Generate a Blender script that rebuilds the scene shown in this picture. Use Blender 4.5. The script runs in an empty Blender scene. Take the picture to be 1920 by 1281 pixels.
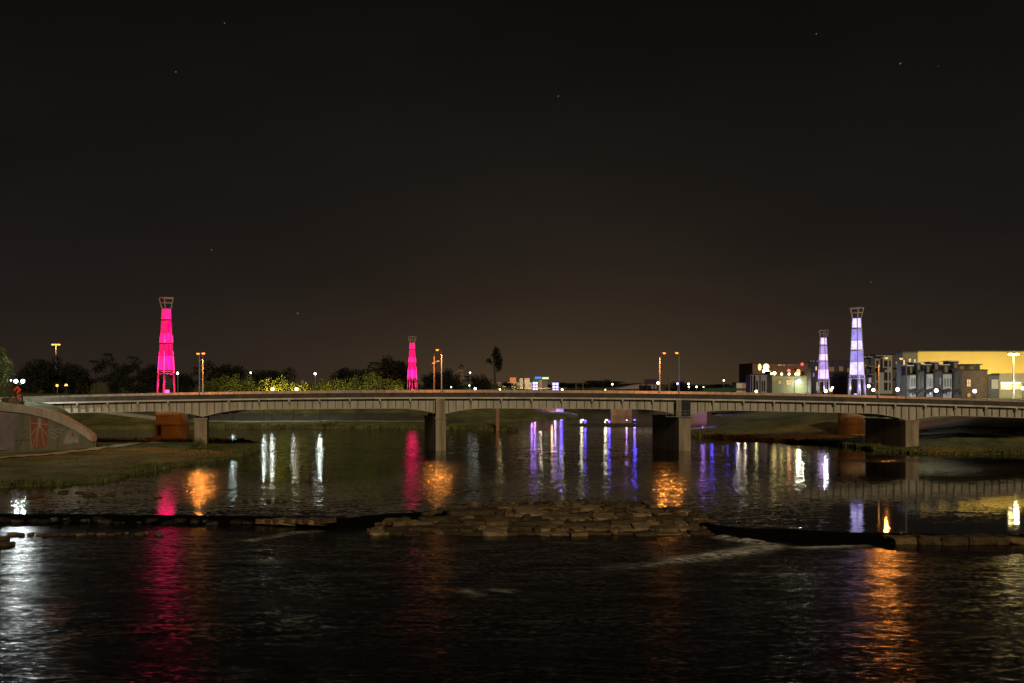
import bpy, math, random
import numpy as np
from mathutils import Vector
R = math.radians
S = bpy.context.scene
# ------------------------------------------------------------------ camera, world, moonlit town light, exposure
F = 1866.7          # focal length in photo pixels (35 mm lens)
H = 10.54           # eye height above the upper pool
HZ = 720.0          # photo row of the horizon
cam = bpy.data.objects.new('camera', bpy.data.cameras.new('camera'))
S.collection.objects.link(cam); S.camera = cam
cam.location = (0, 0, H); cam.rotation_euler = (R(90), 0, 0)
cam.data.lens = 35; cam.data.sensor_width = 36
cam.data.shift_y = (HZ - 640.5) / 1920
cam.data.clip_start = 0.5; cam.data.clip_end = 9000

W = bpy.data.worlds.new('World'); S.world = W; W.use_nodes = True
def world_nodes():
    nt = W.node_tree; N = nt.nodes; L = nt.links; N.clear()
    out = N.new('ShaderNodeOutputWorld'); bg = N.new('ShaderNodeBackground')
    tc = N.new('ShaderNodeTexCoord'); sep = N.new('ShaderNodeSeparateXYZ')
    L.new(tc.outputs['Generated'], sep.inputs[0])
    ramp = N.new('ShaderNodeValToRGB'); L.new(sep.outputs['Z'], ramp.inputs[0])
    cr = ramp.color_ramp
    cr.elements[0].position = 0.0; cr.elements[0].color = (.0215, .0150, .0110, 1)
    cr.elements[1].position = 1.0; cr.elements[1].color = (.0030, .0030, .0028, 1)
    for p, c in ((.08, (.0140, .0106, .0088, 1)), (.2, (.0086, .0072, .0064, 1)), (.37, (.0042, .0038, .0033, 1))):
        e = cr.elements.new(p); e.color = c
    def M(op, a, b=None):
        n = N.new('ShaderNodeMath'); n.operation = op
        for i, v in enumerate((a, b)):
            if v is None: continue
            if isinstance(v, (int, float)): n.inputs[i].default_value = v
            else: L.new(v, n.inputs[i])
        return n.outputs[0]
    # town glow low in the sky over the middle of the river
    gx = M('MULTIPLY', M('SUBTRACT', sep.outputs['X'], .06), 1 / .25)
    gx = M('MULTIPLY', gx, gx)
    gz = M('MULTIPLY', M('ABSOLUTE', sep.outputs['Z']), 1 / .075)
    g = M('POWER', 2.718, M('MULTIPLY', M('ADD', gx, gz), -1.0))
    front = M('GREATER_THAN', sep.outputs['Y'], 0)
    g = M('MULTIPLY', g, front)
    gc = N.new('ShaderNodeVectorMath'); gc.operation = 'SCALE'; gc.inputs[0].default_value = (.044, .027, .0115)
    L.new(g, gc.inputs['Scale'])
    add = N.new('ShaderNodeVectorMath'); add.operation = 'ADD'
    cl = N.new('ShaderNodeTexNoise'); cl.inputs['Scale'].default_value = 3.2; cl.inputs['Detail'].default_value = 4
    mpc = N.new('ShaderNodeMapping'); mpc.inputs['Scale'].default_value = (1, 1, 2.6); L.new(tc.outputs['Generated'], mpc.inputs[0]); L.new(mpc.outputs[0], cl.inputs['Vector'])
    cm = N.new('ShaderNodeMapRange'); cm.inputs['From Min'].default_value = .3; cm.inputs['From Max'].default_value = .7; cm.inputs['To Min'].default_value = .84; cm.inputs['To Max'].default_value = 1.14
    L.new(cl.outputs['Fac'], cm.inputs[0]); csc = N.new('ShaderNodeVectorMath'); csc.operation = 'SCALE'; L.new(ramp.outputs[0], csc.inputs[0]); L.new(cm.outputs[0], csc.inputs['Scale'])
    L.new(csc.outputs[0], add.inputs[0]); L.new(gc.outputs[0], add.inputs[1])
    # a few faint stars
    vo = N.new('ShaderNodeTexVoronoi'); vo.inputs['Scale'].default_value = 30
    L.new(tc.outputs['Generated'], vo.inputs['Vector'])
    st = M('MULTIPLY', M('LESS_THAN', vo.outputs['Distance'], .021), M('GREATER_THAN', sep.outputs['Z'], .06))
    st = M('MULTIPLY', st, .11)
    add2 = N.new('ShaderNodeVectorMath'); add2.operation = 'ADD'
    L.new(add.outputs[0], add2.inputs[0]); L.new(st, add2.inputs[1])
    L.new(add2.outputs[0], bg.inputs[0]); bg.inputs[1].default_value = 1.0
    L.new(bg.outputs[0], out.inputs[0])
world_nodes()
sd = bpy.data.lights.new('sun', 'SUN'); sd.energy = 1.15; sd.angle = R(4); sd.color = (1, .81, .54)
sun = bpy.data.objects.new('sun', sd); S.collection.objects.link(sun)
sun.rotation_euler = Vector((-.22, .93, -.42)).to_track_quat('-Z', 'Y').to_euler()
S.view_settings.view_transform = 'Standard'; S.view_settings.look = 'None'
S.view_settings.exposure = 0.0; S.view_settings.gamma = 1
S.cycles.use_denoising = True
S.cycles.sample_clamp_indirect = 3.0
S.cycles.max_bounces = 6; S.cycles.glossy_bounces = 3; S.cycles.diffuse_bounces = 2

# ------------------------------------------------------------------ helpers
def PX(px, D): return (px - 960) * D / F
def PZ(py, D): return H - (py - HZ) * D / F
def AT(px, py, D): return (PX(px, D), D, PZ(py, D))

def link(o): S.collection.objects.link(o); return o
def tag(o, label=None, cat=None, group=None, kind=None):
    if label: o['label'] = label
    if cat: o['category'] = cat
    if group: o['group'] = group
    if kind or cat: o['kind'] = kind or 'thing'
    return o
def thing(name, label, cat, loc=(0, 0, 0), group=None):
    o = link(bpy.data.objects.new(name, None)); o.location = loc; o.empty_display_size = .3
    return tag(o, label, cat, group)
def wloc(o):
    v = Vector((0, 0, 0))
    while o is not None: v += o.location; o = o.parent
    return v
class MB:
    def __init__(s): s.v = []; s.f = []; s.m = []
    def add(s, vs, fs, m=0):
        b = len(s.v); s.v += [tuple(v) for v in vs]; s.f += [tuple(i + b for i in f) for f in fs]; s.m += [m] * len(fs); return s
    def box(s, x0, x1, y0, y1, z0, z1, m=0):
        return s.add([(x0,y0,z0),(x1,y0,z0),(x1,y1,z0),(x0,y1,z0),(x0,y0,z1),(x1,y0,z1),(x1,y1,z1),(x0,y1,z1)],
                     [(0,3,2,1),(4,5,6,7),(0,1,5,4),(1,2,6,5),(2,3,7,6),(3,0,4,7)], m)
    def prism(s, poly, z0, z1, m=0, top=None):
        n = len(poly); t = top or poly
        return s.add([(x,y,z0) for x,y in poly] + [(x,y,z1) for x,y in t],
                     [tuple(range(n-1,-1,-1)), tuple(range(n,2*n))] + [(i,(i+1)%n,n+(i+1)%n,n+i) for i in range(n)], m)
    def tube(s, p, r, n=8, m=0):
        """p: list of points, r: list of radii or one"""
        p = [Vector(q) for q in p]; r = r if isinstance(r, (list, tuple)) else [r] * len(p)
        vs = []; fs = []
        for i, q in enumerate(p):
            d = (p[min(i+1, len(p)-1)] - p[max(i-1, 0)]).normalized()
            a = d.orthogonal().normalized() if abs(d.z) < .99 else Vector((1,0,0))
            b = d.cross(a)
            for k in range(n):
                t = 2*math.pi*k/n; vs.append(q + (a*math.cos(t) + b*math.sin(t))*r[i])
        for i in range(len(p)-1):
            for k in range(n): fs.append((i*n+k, i*n+(k+1)%n, (i+1)*n+(k+1)%n, (i+1)*n+k))
        fs.append(tuple(range(n-1,-1,-1))); fs.append(tuple(range((len(p)-1)*n, len(p)*n)))
        return s.add(vs, fs, m)
    def bar(s, a, b, w, h=None, m=0):
        return s.tube([a, b], w*.7071, 4, m)
    def ball(s, c, r, nu=12, nv=8, m=0, sq=(1,1,1)):
        vs = [(c[0],c[1],c[2]-r*sq[2])]; fs = []
        for j in range(1, nv):
            ph = -math.pi/2 + math.pi*j/nv
            for i in range(nu):
                t = 2*math.pi*i/nu; vs.append((c[0]+r*sq[0]*math.cos(ph)*math.cos(t), c[1]+r*sq[1]*math.cos(ph)*math.sin(t), c[2]+r*sq[2]*math.sin(ph)))
        vs.append((c[0],c[1],c[2]+r*sq[2])); e = len(vs)-1
        for i in range(nu): fs.append((0, 1+(i+1)%nu, 1+i))
        for j in range(nv-2):
            for i in range(nu): fs.append((1+j*nu+i, 1+j*nu+(i+1)%nu, 1+(j+1)*nu+(i+1)%nu, 1+(j+1)*nu+i))
        for i in range(nu): fs.append((e, 1+(nv-2)*nu+i, 1+(nv-2)*nu+(i+1)%nu))
        return s.add(vs, fs, m)
    def build(s, name, mat, parent=None, smooth=False, fix=False):
        me = bpy.data.meshes.new(name)
        off = wloc(parent) if parent is not None else Vector((0,0,0))
        me.from_pydata([(v[0]-off.x, v[1]-off.y, v[2]-off.z) for v in s.v], [], s.f)
        for mm in (mat if isinstance(mat, (list, tuple)) else [mat]): me.materials.append(mm)
        if len(me.materials) > 1: me.polygons.foreach_set('material_index', s.m)
        if smooth: me.polygons.foreach_set('use_smooth', [True]*len(me.polygons))
        if fix:
            import bmesh
            bm = bmesh.new(); bm.from_mesh(me); bmesh.ops.recalc_face_normals(bm, faces=bm.faces); bm.to_mesh(me); bm.free()
        me.update()
        o = link(bpy.data.objects.new(name, me))
        if parent is not None: o.parent = parent
        return o
KIDS = {}
def children(o): return [c for c in S.collection.objects if c.parent is o]
def copy_tree(o, kids=None, parent=None):
    c = link(o.copy())
    if parent is not None: c.parent = parent
    for ch in (kids if kids is not None else children(o)): copy_tree(ch, None, c)
    return c

# ------------------------------------------------------------------ materials
def mat(name, col, rough=.8, var=.25, scale=1.2, metal=0, bump=0, streak=False, spec=.3):
    m = bpy.data.materials.new(name); m.use_nodes = True; nt = m.node_tree; N = nt.nodes; L = nt.links
    b = N['Principled BSDF']; b.inputs['Roughness'].default_value = rough; b.inputs['Metallic'].default_value = metal
    b.inputs['Specular IOR Level'].default_value = spec
    if var:
        ge = N.new('ShaderNodeNewGeometry'); no = N.new('ShaderNodeTexNoise'); no.inputs['Scale'].default_value = scale
        no.inputs['Detail'].default_value = 5; no.inputs['Roughness'].default_value = .65
        if streak:
            mp = N.new('ShaderNodeMapping'); mp.inputs['Scale'].default_value = (1.6, 1.6, .22)
            L.new(ge.outputs['Position'], mp.inputs[0]); L.new(mp.outputs[0], no.inputs['Vector'])
        else: L.new(ge.outputs['Position'], no.inputs['Vector'])
        r = N.new('ShaderNodeValToRGB'); L.new(no.outputs['Fac'], r.inputs[0])
        r.color_ramp.elements[0].position = .3; r.color_ramp.elements[1].position = .7
        r.color_ramp.elements[0].color = tuple(max(0, c*(1-var)) for c in col) + (1,)
        r.color_ramp.elements[1].color = tuple(c*(1+var) for c in col) + (1,)
        L.new(r.outputs[0], b.inputs['Base Color'])
        if bump:
            bp = N.new('ShaderNodeBump'); bp.inputs['Strength'].default_value = bump; bp.inputs['Distance'].default_value = .1
            L.new(no.outputs['Fac'], bp.inputs['Height']); L.new(bp.outputs[0], b.inputs['Normal'])
    else: b.inputs['Base Color'].default_value = tuple(col) + (1,)
    return m
def emit(name, col, strength):
    m = bpy.data.materials.new(name); m.use_nodes = True; N = m.node_tree.nodes; N.clear()
    e = N.new('ShaderNodeEmission'); o = N.new('ShaderNodeOutputMaterial')
    e.inputs[0].default_value = tuple(col) + (1,); e.inputs[1].default_value = strength
    m.node_tree.links.new(e.outputs[0], o.inputs[0]); return m
def lamp(kind_name, loc, col, watts, radius=.15, parent=None):
    d = bpy.data.lights.new(kind_name, 'POINT'); d.energy = watts; d.color = col; d.shadow_soft_size = radius
    o = link(bpy.data.objects.new(kind_name, d)); o.location = loc
    if parent is not None: o.location = Vector(loc) - wloc(parent); o.parent = parent
    return o
CONC = mat('concrete', (.30, .275, .235), .9, .35, .8, bump=.2, streak=True)
CONC_D = mat('weathered concrete', (.13, .115, .095), .9, .4, .7, streak=True)
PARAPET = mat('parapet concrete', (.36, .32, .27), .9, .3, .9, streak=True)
PARAPET_D = mat('dark parapet concrete', (.085, .07, .055), .9, .35, .8, streak=True)  # near parapet in a darker concrete tone
STEEL = mat('girder paint', (.45, .40, .31), .7, .34, .7, streak=True)
STIFF = mat('shadow toned steel', (.13, .11, .075), .8, .3, 1.5)  # dark tone puts the shadow lines of the stiffeners into the colour
FLANGE = mat('pale flange paint', (.60, .54, .44), .7, .4, .45)
PIERM = mat('pier concrete', (.31, .245, .165), .9, .45, .55, bump=.3, streak=True)
ASPH = mat('asphalt', (.05, .05, .05), .9, .3, 3)
POLE = mat('galvanised pole', (.26, .29, .33), .5, .15, 3, metal=.1)
DARKM = mat('dark steel', (.025, .025, .027), .6, .2, 3)
GREENM = mat('green painted steel', (.02, .10, .07), .5, .2, 3)
BARK = mat('bark', (.06, .045, .03), .95, .3, 3)
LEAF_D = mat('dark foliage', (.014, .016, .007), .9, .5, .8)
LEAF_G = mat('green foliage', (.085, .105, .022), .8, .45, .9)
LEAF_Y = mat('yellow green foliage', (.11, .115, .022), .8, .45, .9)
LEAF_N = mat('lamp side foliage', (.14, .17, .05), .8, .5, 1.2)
GLASS_D = mat('dark window glass', (.015, .016, .02), .15, 0)
SOD = (1, .29, .042)
LENS = emit('sodium lens', (1, .27, .035), 3.2)

def spot(kind_name, loc, col, watts, aim, cone, blend=.35, radius=.15, parent=None):
    d = bpy.data.lights.new(kind_name, 'SPOT'); d.energy = watts; d.color = col; d.shadow_soft_size = radius
    d.spot_size = R(cone); d.spot_blend = blend
    o = link(bpy.data.objects.new(kind_name, d)); o.location = loc
    o.rotation_euler = Vector(aim).to_track_quat('-Z', 'Y').to_euler()
    if parent is not None: o.location = Vector(loc) - wloc(parent); o.parent = parent
    return o
# ------------------------------------------------------------------ the river
SHORE_L = [(20,-75),(60,-66),(80,-60),(95,-56),(101,-51.5),(103,-47),(107,-43.5),(116,-43.6),(123,-43.3),(133,-40.8),(146,-39.2),(158,-40.5),(172,-43.6),(181,-50),
           (188,-70),(196,-100),(215,-112),(229,-100),(235,-76),(238,-40),(233,-14),(226,-3),(222.5,0),(225,1.2),(236,-4),(252,-9),(270,-7),(284,3),(293,13),(306,19),(330,22),(420,28),(700,50)]
SHORE_R = [(700,130),(420,80),(330,67),(275,58),(243,50),(228,41),(215,36.5),(200,36),(193,40.2),(182,48),(172.5,55.2),(163,57),(155,57),(149.5,61),(147.5,67),(150,78),(146,92),(132,102),(100,108),(60,112),(20,116)]
WPOLY = np.array([(x, y) for y, x in SHORE_L] + [(x, y) for y, x in SHORE_R], float)
def shore_dist(x, y):
    """>0 on land, <0 in the water; metres to the shoreline"""
    x = np.asarray(x, float); y = np.asarray(y, float)
    a = WPOLY; b = np.roll(WPOLY, -1, 0); d = np.full(x.shape, 1e9); ins = np.zeros(x.shape, bool)
    for (ax, ay), (bx, by) in zip(a, b):
        ex, ey = bx-ax, by-ay; t = np.clip(((x-ax)*ex + (y-ay)*ey)/(ex*ex+ey*ey), 0, 1)
        d = np.minimum(d, np.hypot(x-ax-t*ex, y-ay-t*ey))
        c = (ay > y) != (by > y)
        with np.errstate(divide='ignore', invalid='ignore'):
            ins ^= c & (x < (bx-ax)*(y-ay)/(by-ay if by != ay else 1e-9) + ax)
    return np.where(ins, -d, d)
def vnoise(x, y, seed=0):
    def hsh(i, j):
        h = (i*374761393 + j*668265263 + seed*974711) & 0x7fffffff
        h = ((h ^ (h >> 13))*1274126177) & 0x7fffffff
        return ((h ^ (h >> 16)) & 0xffff)/65535.0
    xi = np.floor(x).astype(np.int64); yi = np.floor(y).astype(np.int64); u = x-xi; v = y-yi
    u = u*u*(3-2*u); v = v*v*(3-2*v)
    return (hsh(xi,yi)*(1-u)+hsh(xi+1,yi)*u)*(1-v) + (hsh(xi,yi+1)*(1-u)+hsh(xi+1,yi+1)*u)*v
CREST = [(-140,84),(-50,81),(-32,80),(-17,79),(-13,78.5),(-9,81),(0,86),(11,85),(15,74),(17,72.6),(22,71.2),(27,70),(34,69.2),(60,68),(140,67)]
def crest(x): return np.interp(x, [c[0] for c in CREST], [c[1] for c in CREST])
LOW = -.5
def seg_gauss(x, y, pts, w):
    m = np.zeros(x.shape)
    for (ax, ay), (bx, by) in zip(pts[:-1], pts[1:]):
        ex, ey = bx-ax, by-ay; t = np.clip(((x-ax)*ex+(y-ay)*ey)/(ex*ex+ey*ey), 0, 1)
        m = np.maximum(m, np.exp(-((x-ax-t*ex)**2+(y-ay-t*ey)**2)/(w*w)))
    return m
def low_pt(px, py): D = F*(H-LOW)/(py-HZ); return ((px-960)*D/F, D)
def up_pt(px, py): D = F*H/(py-HZ); return ((px-960)*D/F, D)
FOAM = [([low_pt(1352,1008), low_pt(1385,1014), low_pt(1440,1022)], .55, 1.0), ([low_pt(1440,1024), low_pt(1400,1034), low_pt(1320,1046), low_pt(1270,1052)], .9, 1.0),
        ([low_pt(1440,1026), low_pt(1520,1028), low_pt(1620,1024)], .42, .5), ([low_pt(470,1014), low_pt(505,1009), low_pt(548,1000), low_pt(590,997)], .5, .34),
        ([low_pt(1240,1058), low_pt(1150,1066)], .7, .2), ([low_pt(870,1108), low_pt(895,1118)], .35, .3), ([low_pt(925,1106), low_pt(960,1110)], .3, .25)]
def river():
    xs = np.concatenate([np.arange(-150,-36,2.0), np.arange(-36,44,.3), np.arange(44,152,2.0)])
    ys = np.concatenate([np.arange(18,50,1.0), np.arange(50,92,.3), np.arange(92,180,1.5), np.arange(180,720,6.0)])
    X, Y = np.meshgrid(xs, ys); c = crest(X) + (vnoise(X*.8, X*0+3, 4)-.5)*.7
    t = np.clip((c - Y)/1.1, 0, 1); t = t*t*(3-2*t)
    Z = LOW*t
    foam = np.zeros(X.shape)
    for pts, w, a in FOAM: foam = np.maximum(foam, a*seg_gauss(X, Y, pts, w))
    n1 = vnoise(X*.9, Y*1.1, 7); n2 = vnoise(X*2.1, Y*2.6, 9)
    Z += foam*(.10 + .32*n1*n2) * (Y < 80)
    low = (Y < c - .5)
    Z += np.where(low, (vnoise(X*.3, Y*.7, 21)-.5)*.03 + (vnoise(X*.9, Y*2.0, 23)-.5)*.010, 0)*np.clip((Y-20)/10, 0, 1)
    f2 = np.clip(foam*(.3+1.3*n2)*(.5+1.0*n1)*1.7, 0, 1)
    px = 960 + X*F/Y
    # choppiness of the surface: rough below the weir, calmer above it and calmest on the right
    up = .58 + .27*np.clip((2 - X)/10, 0, 1)*np.clip((Y-128)/14, 0, 1) - .22*np.clip((-12 - X)/8, 0, 1)*np.clip((126-Y)/10, 0, 1) - .49*np.clip((X-19)/9, 0, 1)
    band = vnoise(X*.03+4, Y*.16, 31)
    up = up*(.72+.56*band)
    up = np.where((Y > 178), up*.8, up)
    up += 2.2*seg_gauss(X, Y, [up_pt(1622,863), up_pt(1700,863)], 3.2) + 1.0*seg_gauss(X, Y, [up_pt(812,858), up_pt(828,880), up_pt(824,930)], 3.6) + .8*seg_gauss(X, Y, [up_pt(380,882), up_pt(384,930)], 3.2)
    up += .38*seg_gauss(X, Y, [up_pt(1318,826), up_pt(1345,905)], 9) + .12*seg_gauss(X, Y, [up_pt(1500,846), up_pt(1500,905)], 6) 
    patch = np.maximum(seg_gauss(X, Y, [up_pt(1622,862), up_pt(1700,862)], 4), np.maximum(seg_gauss(X, Y, [up_pt(800,862), up_pt(840,880), up_pt(828,940)], 6), seg_gauss(X, Y, [up_pt(380,885), up_pt(384,940)], 3.6)))
    patch = np.maximum(patch, .6*seg_gauss(X, Y, [up_pt(1245,865), up_pt(1245,940)], 5))
    near = np.clip((c+12-Y)/12, 0, 1)
    chop = np.where(low, .78 + .7*(vnoise(X*.07, Y*.22, 51)-.5) + .3*(vnoise(X*.2, Y*.5, 53)-.5), up*(1-.28*near))
    ny, nx = X.shape
    idx = np.arange(nx*ny).reshape(ny, nx)
    q = np.stack([idx[:-1,:-1], idx[:-1,1:], idx[1:,1:], idx[1:,:-1]], -1).reshape(-1, 4)
    me = bpy.data.meshes.new('river'); me.from_pydata(np.stack([X, Y, Z], -1).reshape(-1, 3).tolist(), [], q.tolist())
    rough = np.where(low, .215, .03 + .05*np.clip(up, 0, 1.0) + .085*patch)
    for nm, arr in (('chop', chop), ('foam', f2), ('rough', rough)):
        a = me.attributes.new(nm, 'FLOAT', 'POINT'); a.data.foreach_set('value', arr.reshape(-1).astype(np.float32))
    me.polygons.foreach_set('use_smooth', [True]*len(me.polygons))
    m = bpy.data.materials.new('river water'); m.use_nodes = True; nt = m.node_tree; N = nt.nodes; L = nt.links
    b = N['Principled BSDF']; b.inputs['Base Color'].default_value = (.0045, .0042, .0036, 1); b.inputs['IOR'].default_value = 1.333
    ge = N.new('ShaderNodeNewGeometry'); at = N.new('ShaderNodeAttribute'); at.attribute_name = 'chop'
    acc = None
    for sc, det, amp in (((.45, 1.7, 1), 3, .26), ((2.4, 4.6, 1), 3, .46)):
        mp = N.new('ShaderNodeMapping'); mp.inputs['Scale'].default_value = sc; mp.inputs['Rotation'].default_value = (0, 0, R(-7))
        L.new(ge.outputs['Position'], mp.inputs[0])
        no = N.new('ShaderNodeTexNoise'); no.inputs['Scale'].default_value = 1.0; no.inputs['Detail'].default_value = det; no.inputs['Roughness'].default_value = .62
        L.new(mp.outputs[0], no.inputs['Vector'])
        s = N.new('ShaderNodeVectorMath'); s.operation = 'SUBTRACT'; s.inputs[1].default_value = (.5, .5, .5); L.new(no.outputs['Color'], s.inputs[0])
        k = N.new('ShaderNodeVectorMath'); k.operation = 'SCALE'; k.inputs['Scale'].default_value = amp; L.new(s.outputs[0], k.inputs[0])
        if acc is None: acc = k
        else:
            a = N.new('ShaderNodeVectorMath'); a.operation = 'ADD'; L.new(acc.outputs[0], a.inputs[0]); L.new(k.outputs[0], a.inputs[1]); acc = a
    sc = N.new('ShaderNodeVectorMath'); sc.operation = 'SCALE'; L.new(acc.outputs[0], sc.inputs[0]); L.new(at.outputs['Fac'], sc.inputs['Scale'])
    fl = N.new('ShaderNodeVectorMath'); fl.operation = 'MULTIPLY'; fl.inputs[1].default_value = (1.0, 1, 0); L.new(sc.outputs[0], fl.inputs[0])
    ad = N.new('ShaderNodeVectorMath'); ad.operation = 'ADD'; L.new(fl.outputs[0], ad.inputs[0]); L.new(ge.outputs['Normal'], ad.inputs[1])
    nm = N.new('ShaderNodeVectorMath'); nm.operation = 'NORMALIZE'; L.new(ad.outputs[0], nm.inputs[0])
    L.new(nm.outputs[0], b.inputs['Normal'])
    ra = N.new('ShaderNodeAttribute'); ra.attribute_name = 'rough'; L.new(ra.outputs['Fac'], b.inputs['Roughness'])
    fo = N.new('ShaderNodeAttribute'); fo.attribute_name = 'foam'
    fm = N.new('ShaderNodeMapping'); fm.inputs['Scale'].default_value = (.9, 2.6, 1); fm.inputs['Rotation'].default_value = (0, 0, R(25)); L.new(ge.outputs['Position'], fm.inputs[0])
    fn = N.new('ShaderNodeTexNoise'); fn.inputs['Scale'].default_value = 1.6; fn.inputs['Detail'].default_value = 6; fn.inputs['Roughness'].default_value = .7; L.new(fm.outputs[0], fn.inputs['Vector'])
    fr = N.new('ShaderNodeMapRange'); fr.inputs['From Min'].default_value = .38; fr.inputs['From Max'].default_value = .58; L.new(fn.outputs['Fac'], fr.inputs[0])
    fo2 = N.new('ShaderNodeMath'); fo2.operation = 'MULTIPLY'; L.new(fo.outputs['Fac'], fo2.inputs[0]); L.new(fr.outputs[0], fo2.inputs[1])
    di = N.new('ShaderNodeBsdfDiffuse'); di.inputs[0].default_value = (.72, .68, .56, 1)
    mx = N.new('ShaderNodeMixShader'); L.new(fo2.outputs[0], mx.inputs[0]); L.new(b.outputs[0], mx.inputs[1]); L.new(di.outputs[0], mx.inputs[2])
    L.new(mx.outputs[0], N['Material Output'].inputs[0])
    me.materials.append(m)
    tag(link(bpy.data.objects.new('river', me)), kind='structure')
river()

# ------------------------------------------------------------------ banks and levees: one sheet to the horizon
def land_z(X, Y):
    d = shore_dist(X, Y); dp = np.maximum(d, 0)
    spit = .28*(1-np.exp(-dp/1.2)) + .021*dp
    right = .45*(1-np.exp(-dp/2)) + .05*np.minimum(dp, 14) + .23*np.clip(dp-14, 0, 28)
    lev = .95*(1-np.exp(-dp/1.2)) + .05*np.minimum(dp, 9) + .31*np.clip(dp-10, 0, 20.5)
    near_left = ((X < 0) & (Y < 205)).astype(float)
    hill = np.clip((-118 - X)/20, 0, 1)*6.5*near_left
    z = np.where(X > 25, right, np.where(near_left > 0, spit, lev)) + hill
    z = np.minimum(z, 7.6)
    n = (vnoise(X*.9, Y*.9, 3)-.5)*.16 + (vnoise(X*.25, Y*.25, 5)-.5)*.25
    z = z + n*np.clip(dp/3, 0, 1)*(z < 7.5)
    return np.where(d > 0, z - .02, np.maximum(-1.6, d*.8 - .02))
def ground():
    xs = np.concatenate([[-3000,-1500,-800,-500,-350,-260,-200,-160], np.arange(-140,-30,1.0), np.arange(-30,45,1.5), np.arange(45,100,.5), np.arange(100,140,2), [150,170,200,260,350,500,800,1500,3000]])
    ys = np.concatenate([np.arange(14,90,4), np.arange(90,140,1.0), np.arange(140,190,.5), np.arange(190,300,1.5), np.arange(300,360,5), [380,420,480,600,800,1100,1600,2400,3600,5000,7000]])
    X, Y = np.meshgrid(xs, ys); Z = land_z(X, Y)
    ny, nx = X.shape; idx = np.arange(nx*ny).reshape(ny, nx)
    q = np.stack([idx[:-1,:-1], idx[:-1,1:], idx[1:,1:], idx[1:,:-1]], -1).reshape(-1, 4)
    me = bpy.data.meshes.new('ground'); me.from_pydata(np.stack([X, Y, Z], -1).reshape(-1, 3).tolist(), [], q.tolist())
    me.polygons.foreach_set('use_smooth', [True]*len(me.polygons))
    m = mat('bank grass', (.135, .132, .042), .95, .6, .22, bump=.5)
    me.materials.append(m)
    tag(link(bpy.data.objects.new('ground', me)), kind='structure')
ground()
def lz(x, y): return float(land_z(np.array([x]), np.array([y]))[0])
def strip(name, pts, width, mtl, lift=.03, thick=.05, n=8, across=None):
    """a strip that follows the ground along pts (x, y)"""
    P = []
    for (ax, ay), (bx, by) in zip(pts[:-1], pts[1:]):
        for k in range(n): P.append((ax+(bx-ax)*k/n, ay+(by-ay)*k/n))
    P.append(pts[-1]); b = MB(); vs = []; fs = []
    for i, (x, y) in enumerate(P):
        x2, y2 = P[min(i+1, len(P)-1)]; x1, y1 = P[max(i-1, 0)]; l = math.hypot(x2-x1, y2-y1); nx, ny = -(y2-y1)/l, (x2-x1)/l
        row = [(x+nx*width*s, y+ny*width*s) for s in (-.5, -.25, 0, .25, .5)]
        for (u, v) in row: vs.append((u, v, lz(u, v)+lift+.06))
    for i in range(len(P)-1):
        for k in range(4): fs.append((i*5+k, i*5+k+1, (i+1)*5+k+1, (i+1)*5+k))
    b.add(vs, fs); o = b.build(name, mtl, None, True); return tag(o, kind='structure')
PATHM = mat('pale path concrete', (.46, .42, .33), .9, .3, .8)
def gnd(px, py, z): D = F*(H-z)/(py-HZ); return ((px-960)*D/F, D)
strip('footpath', [gnd(-130,872,.75), gnd(0,859,.85), gnd(100,850,.9), gnd(200,839,.75), gnd(245,832,.75), gnd(300,828,.7)], 2.3, PATHM, n=14)
SLABM = mat('slope paving', (.075, .068, .055), .9, .3, .6)
strip('levee_walk', [(-105,247),(-76,243),(-40,245),(-18,241)], 2.2, PATHM)
strip('slope_paving', [(-105,252),(-76,248.5),(-40,250.5),(-12,247)], 5.0, SLABM, lift=.02)
strip('riverside_walk', [(62,185),(75,170),(84,166),(100,164)], 2.0, PATHM, lift=.03)
strip('slope_paving', [(70,184),(80,176),(92,172),(110,170)], 6.0, mat('brick slope paving', (.16, .10, .075), .9, .3, .6), lift=.02)
b = MB(); rng = random.Random(3)
pts = []
for k in range(40):
    t = 2*math.pi*k/40; r = 1 + rng.uniform(-.2, .2)
    pts.append((25.5 + 12*r*math.cos(t), 254 + 4.2*r*math.sin(t)))
b.prism(pts, -.4, .42, top=[(25.5+(x-25.5)*.8, 254+(y-254)*.7) for x, y in pts])
tag(b.build('gravel_bar', mat('gravel', (.06, .055, .04), .95, .4, 1)), kind='structure')

# ------------------------------------------------------------------ the road bridge
PIERS = [-49.0, -11.2, 27.2, 63.0]
def zf(x): return 8.45 - .000193*(x+8)**2
def haunch(x):
    h = 0
    for p in PIERS: h = max(h, max(0, 1-abs(x-p)/6.5)**1.7)
    return h
BR = thing('road_bridge', 'long pale girder road bridge with arched haunches on concrete piers across the river', 'bridge', (0, 158, 0))
X0, X1 = -112.0, 120.0
def ribbon(y0, y1, zlo, zhi, step=1.0, gap=0, seg=0, m=0, b=None, xa=X0, xb=X1):
    b = b or MB(); x = xa
    while x < xb - 1e-6:
        xe = min(x+step, xb); g = gap if seg and abs((x-xa) % seg) < 1e-6 else 0
        a = x + g
        b.add([(a,y0,zlo(a)),(xe,y0,zlo(xe)),(xe,y1,zlo(xe)),(a,y1,zlo(a)),(a,y0,zhi(a)),(xe,y0,zhi(xe)),(xe,y1,zhi(xe)),(a,y1,zhi(a))],
              [(0,3,2,1),(4,5,6,7),(0,1,5,4),(2,3,7,6)] + ([(3,0,4,7)] if g or x == xa else []) + [(1,2,6,5)], m)
        x = xe
    return b
ribbon(157.25, 176.9, lambda x: zf(x)-.24, lambda x: zf(x), 2).build('deck', FLANGE, BR)
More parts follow.
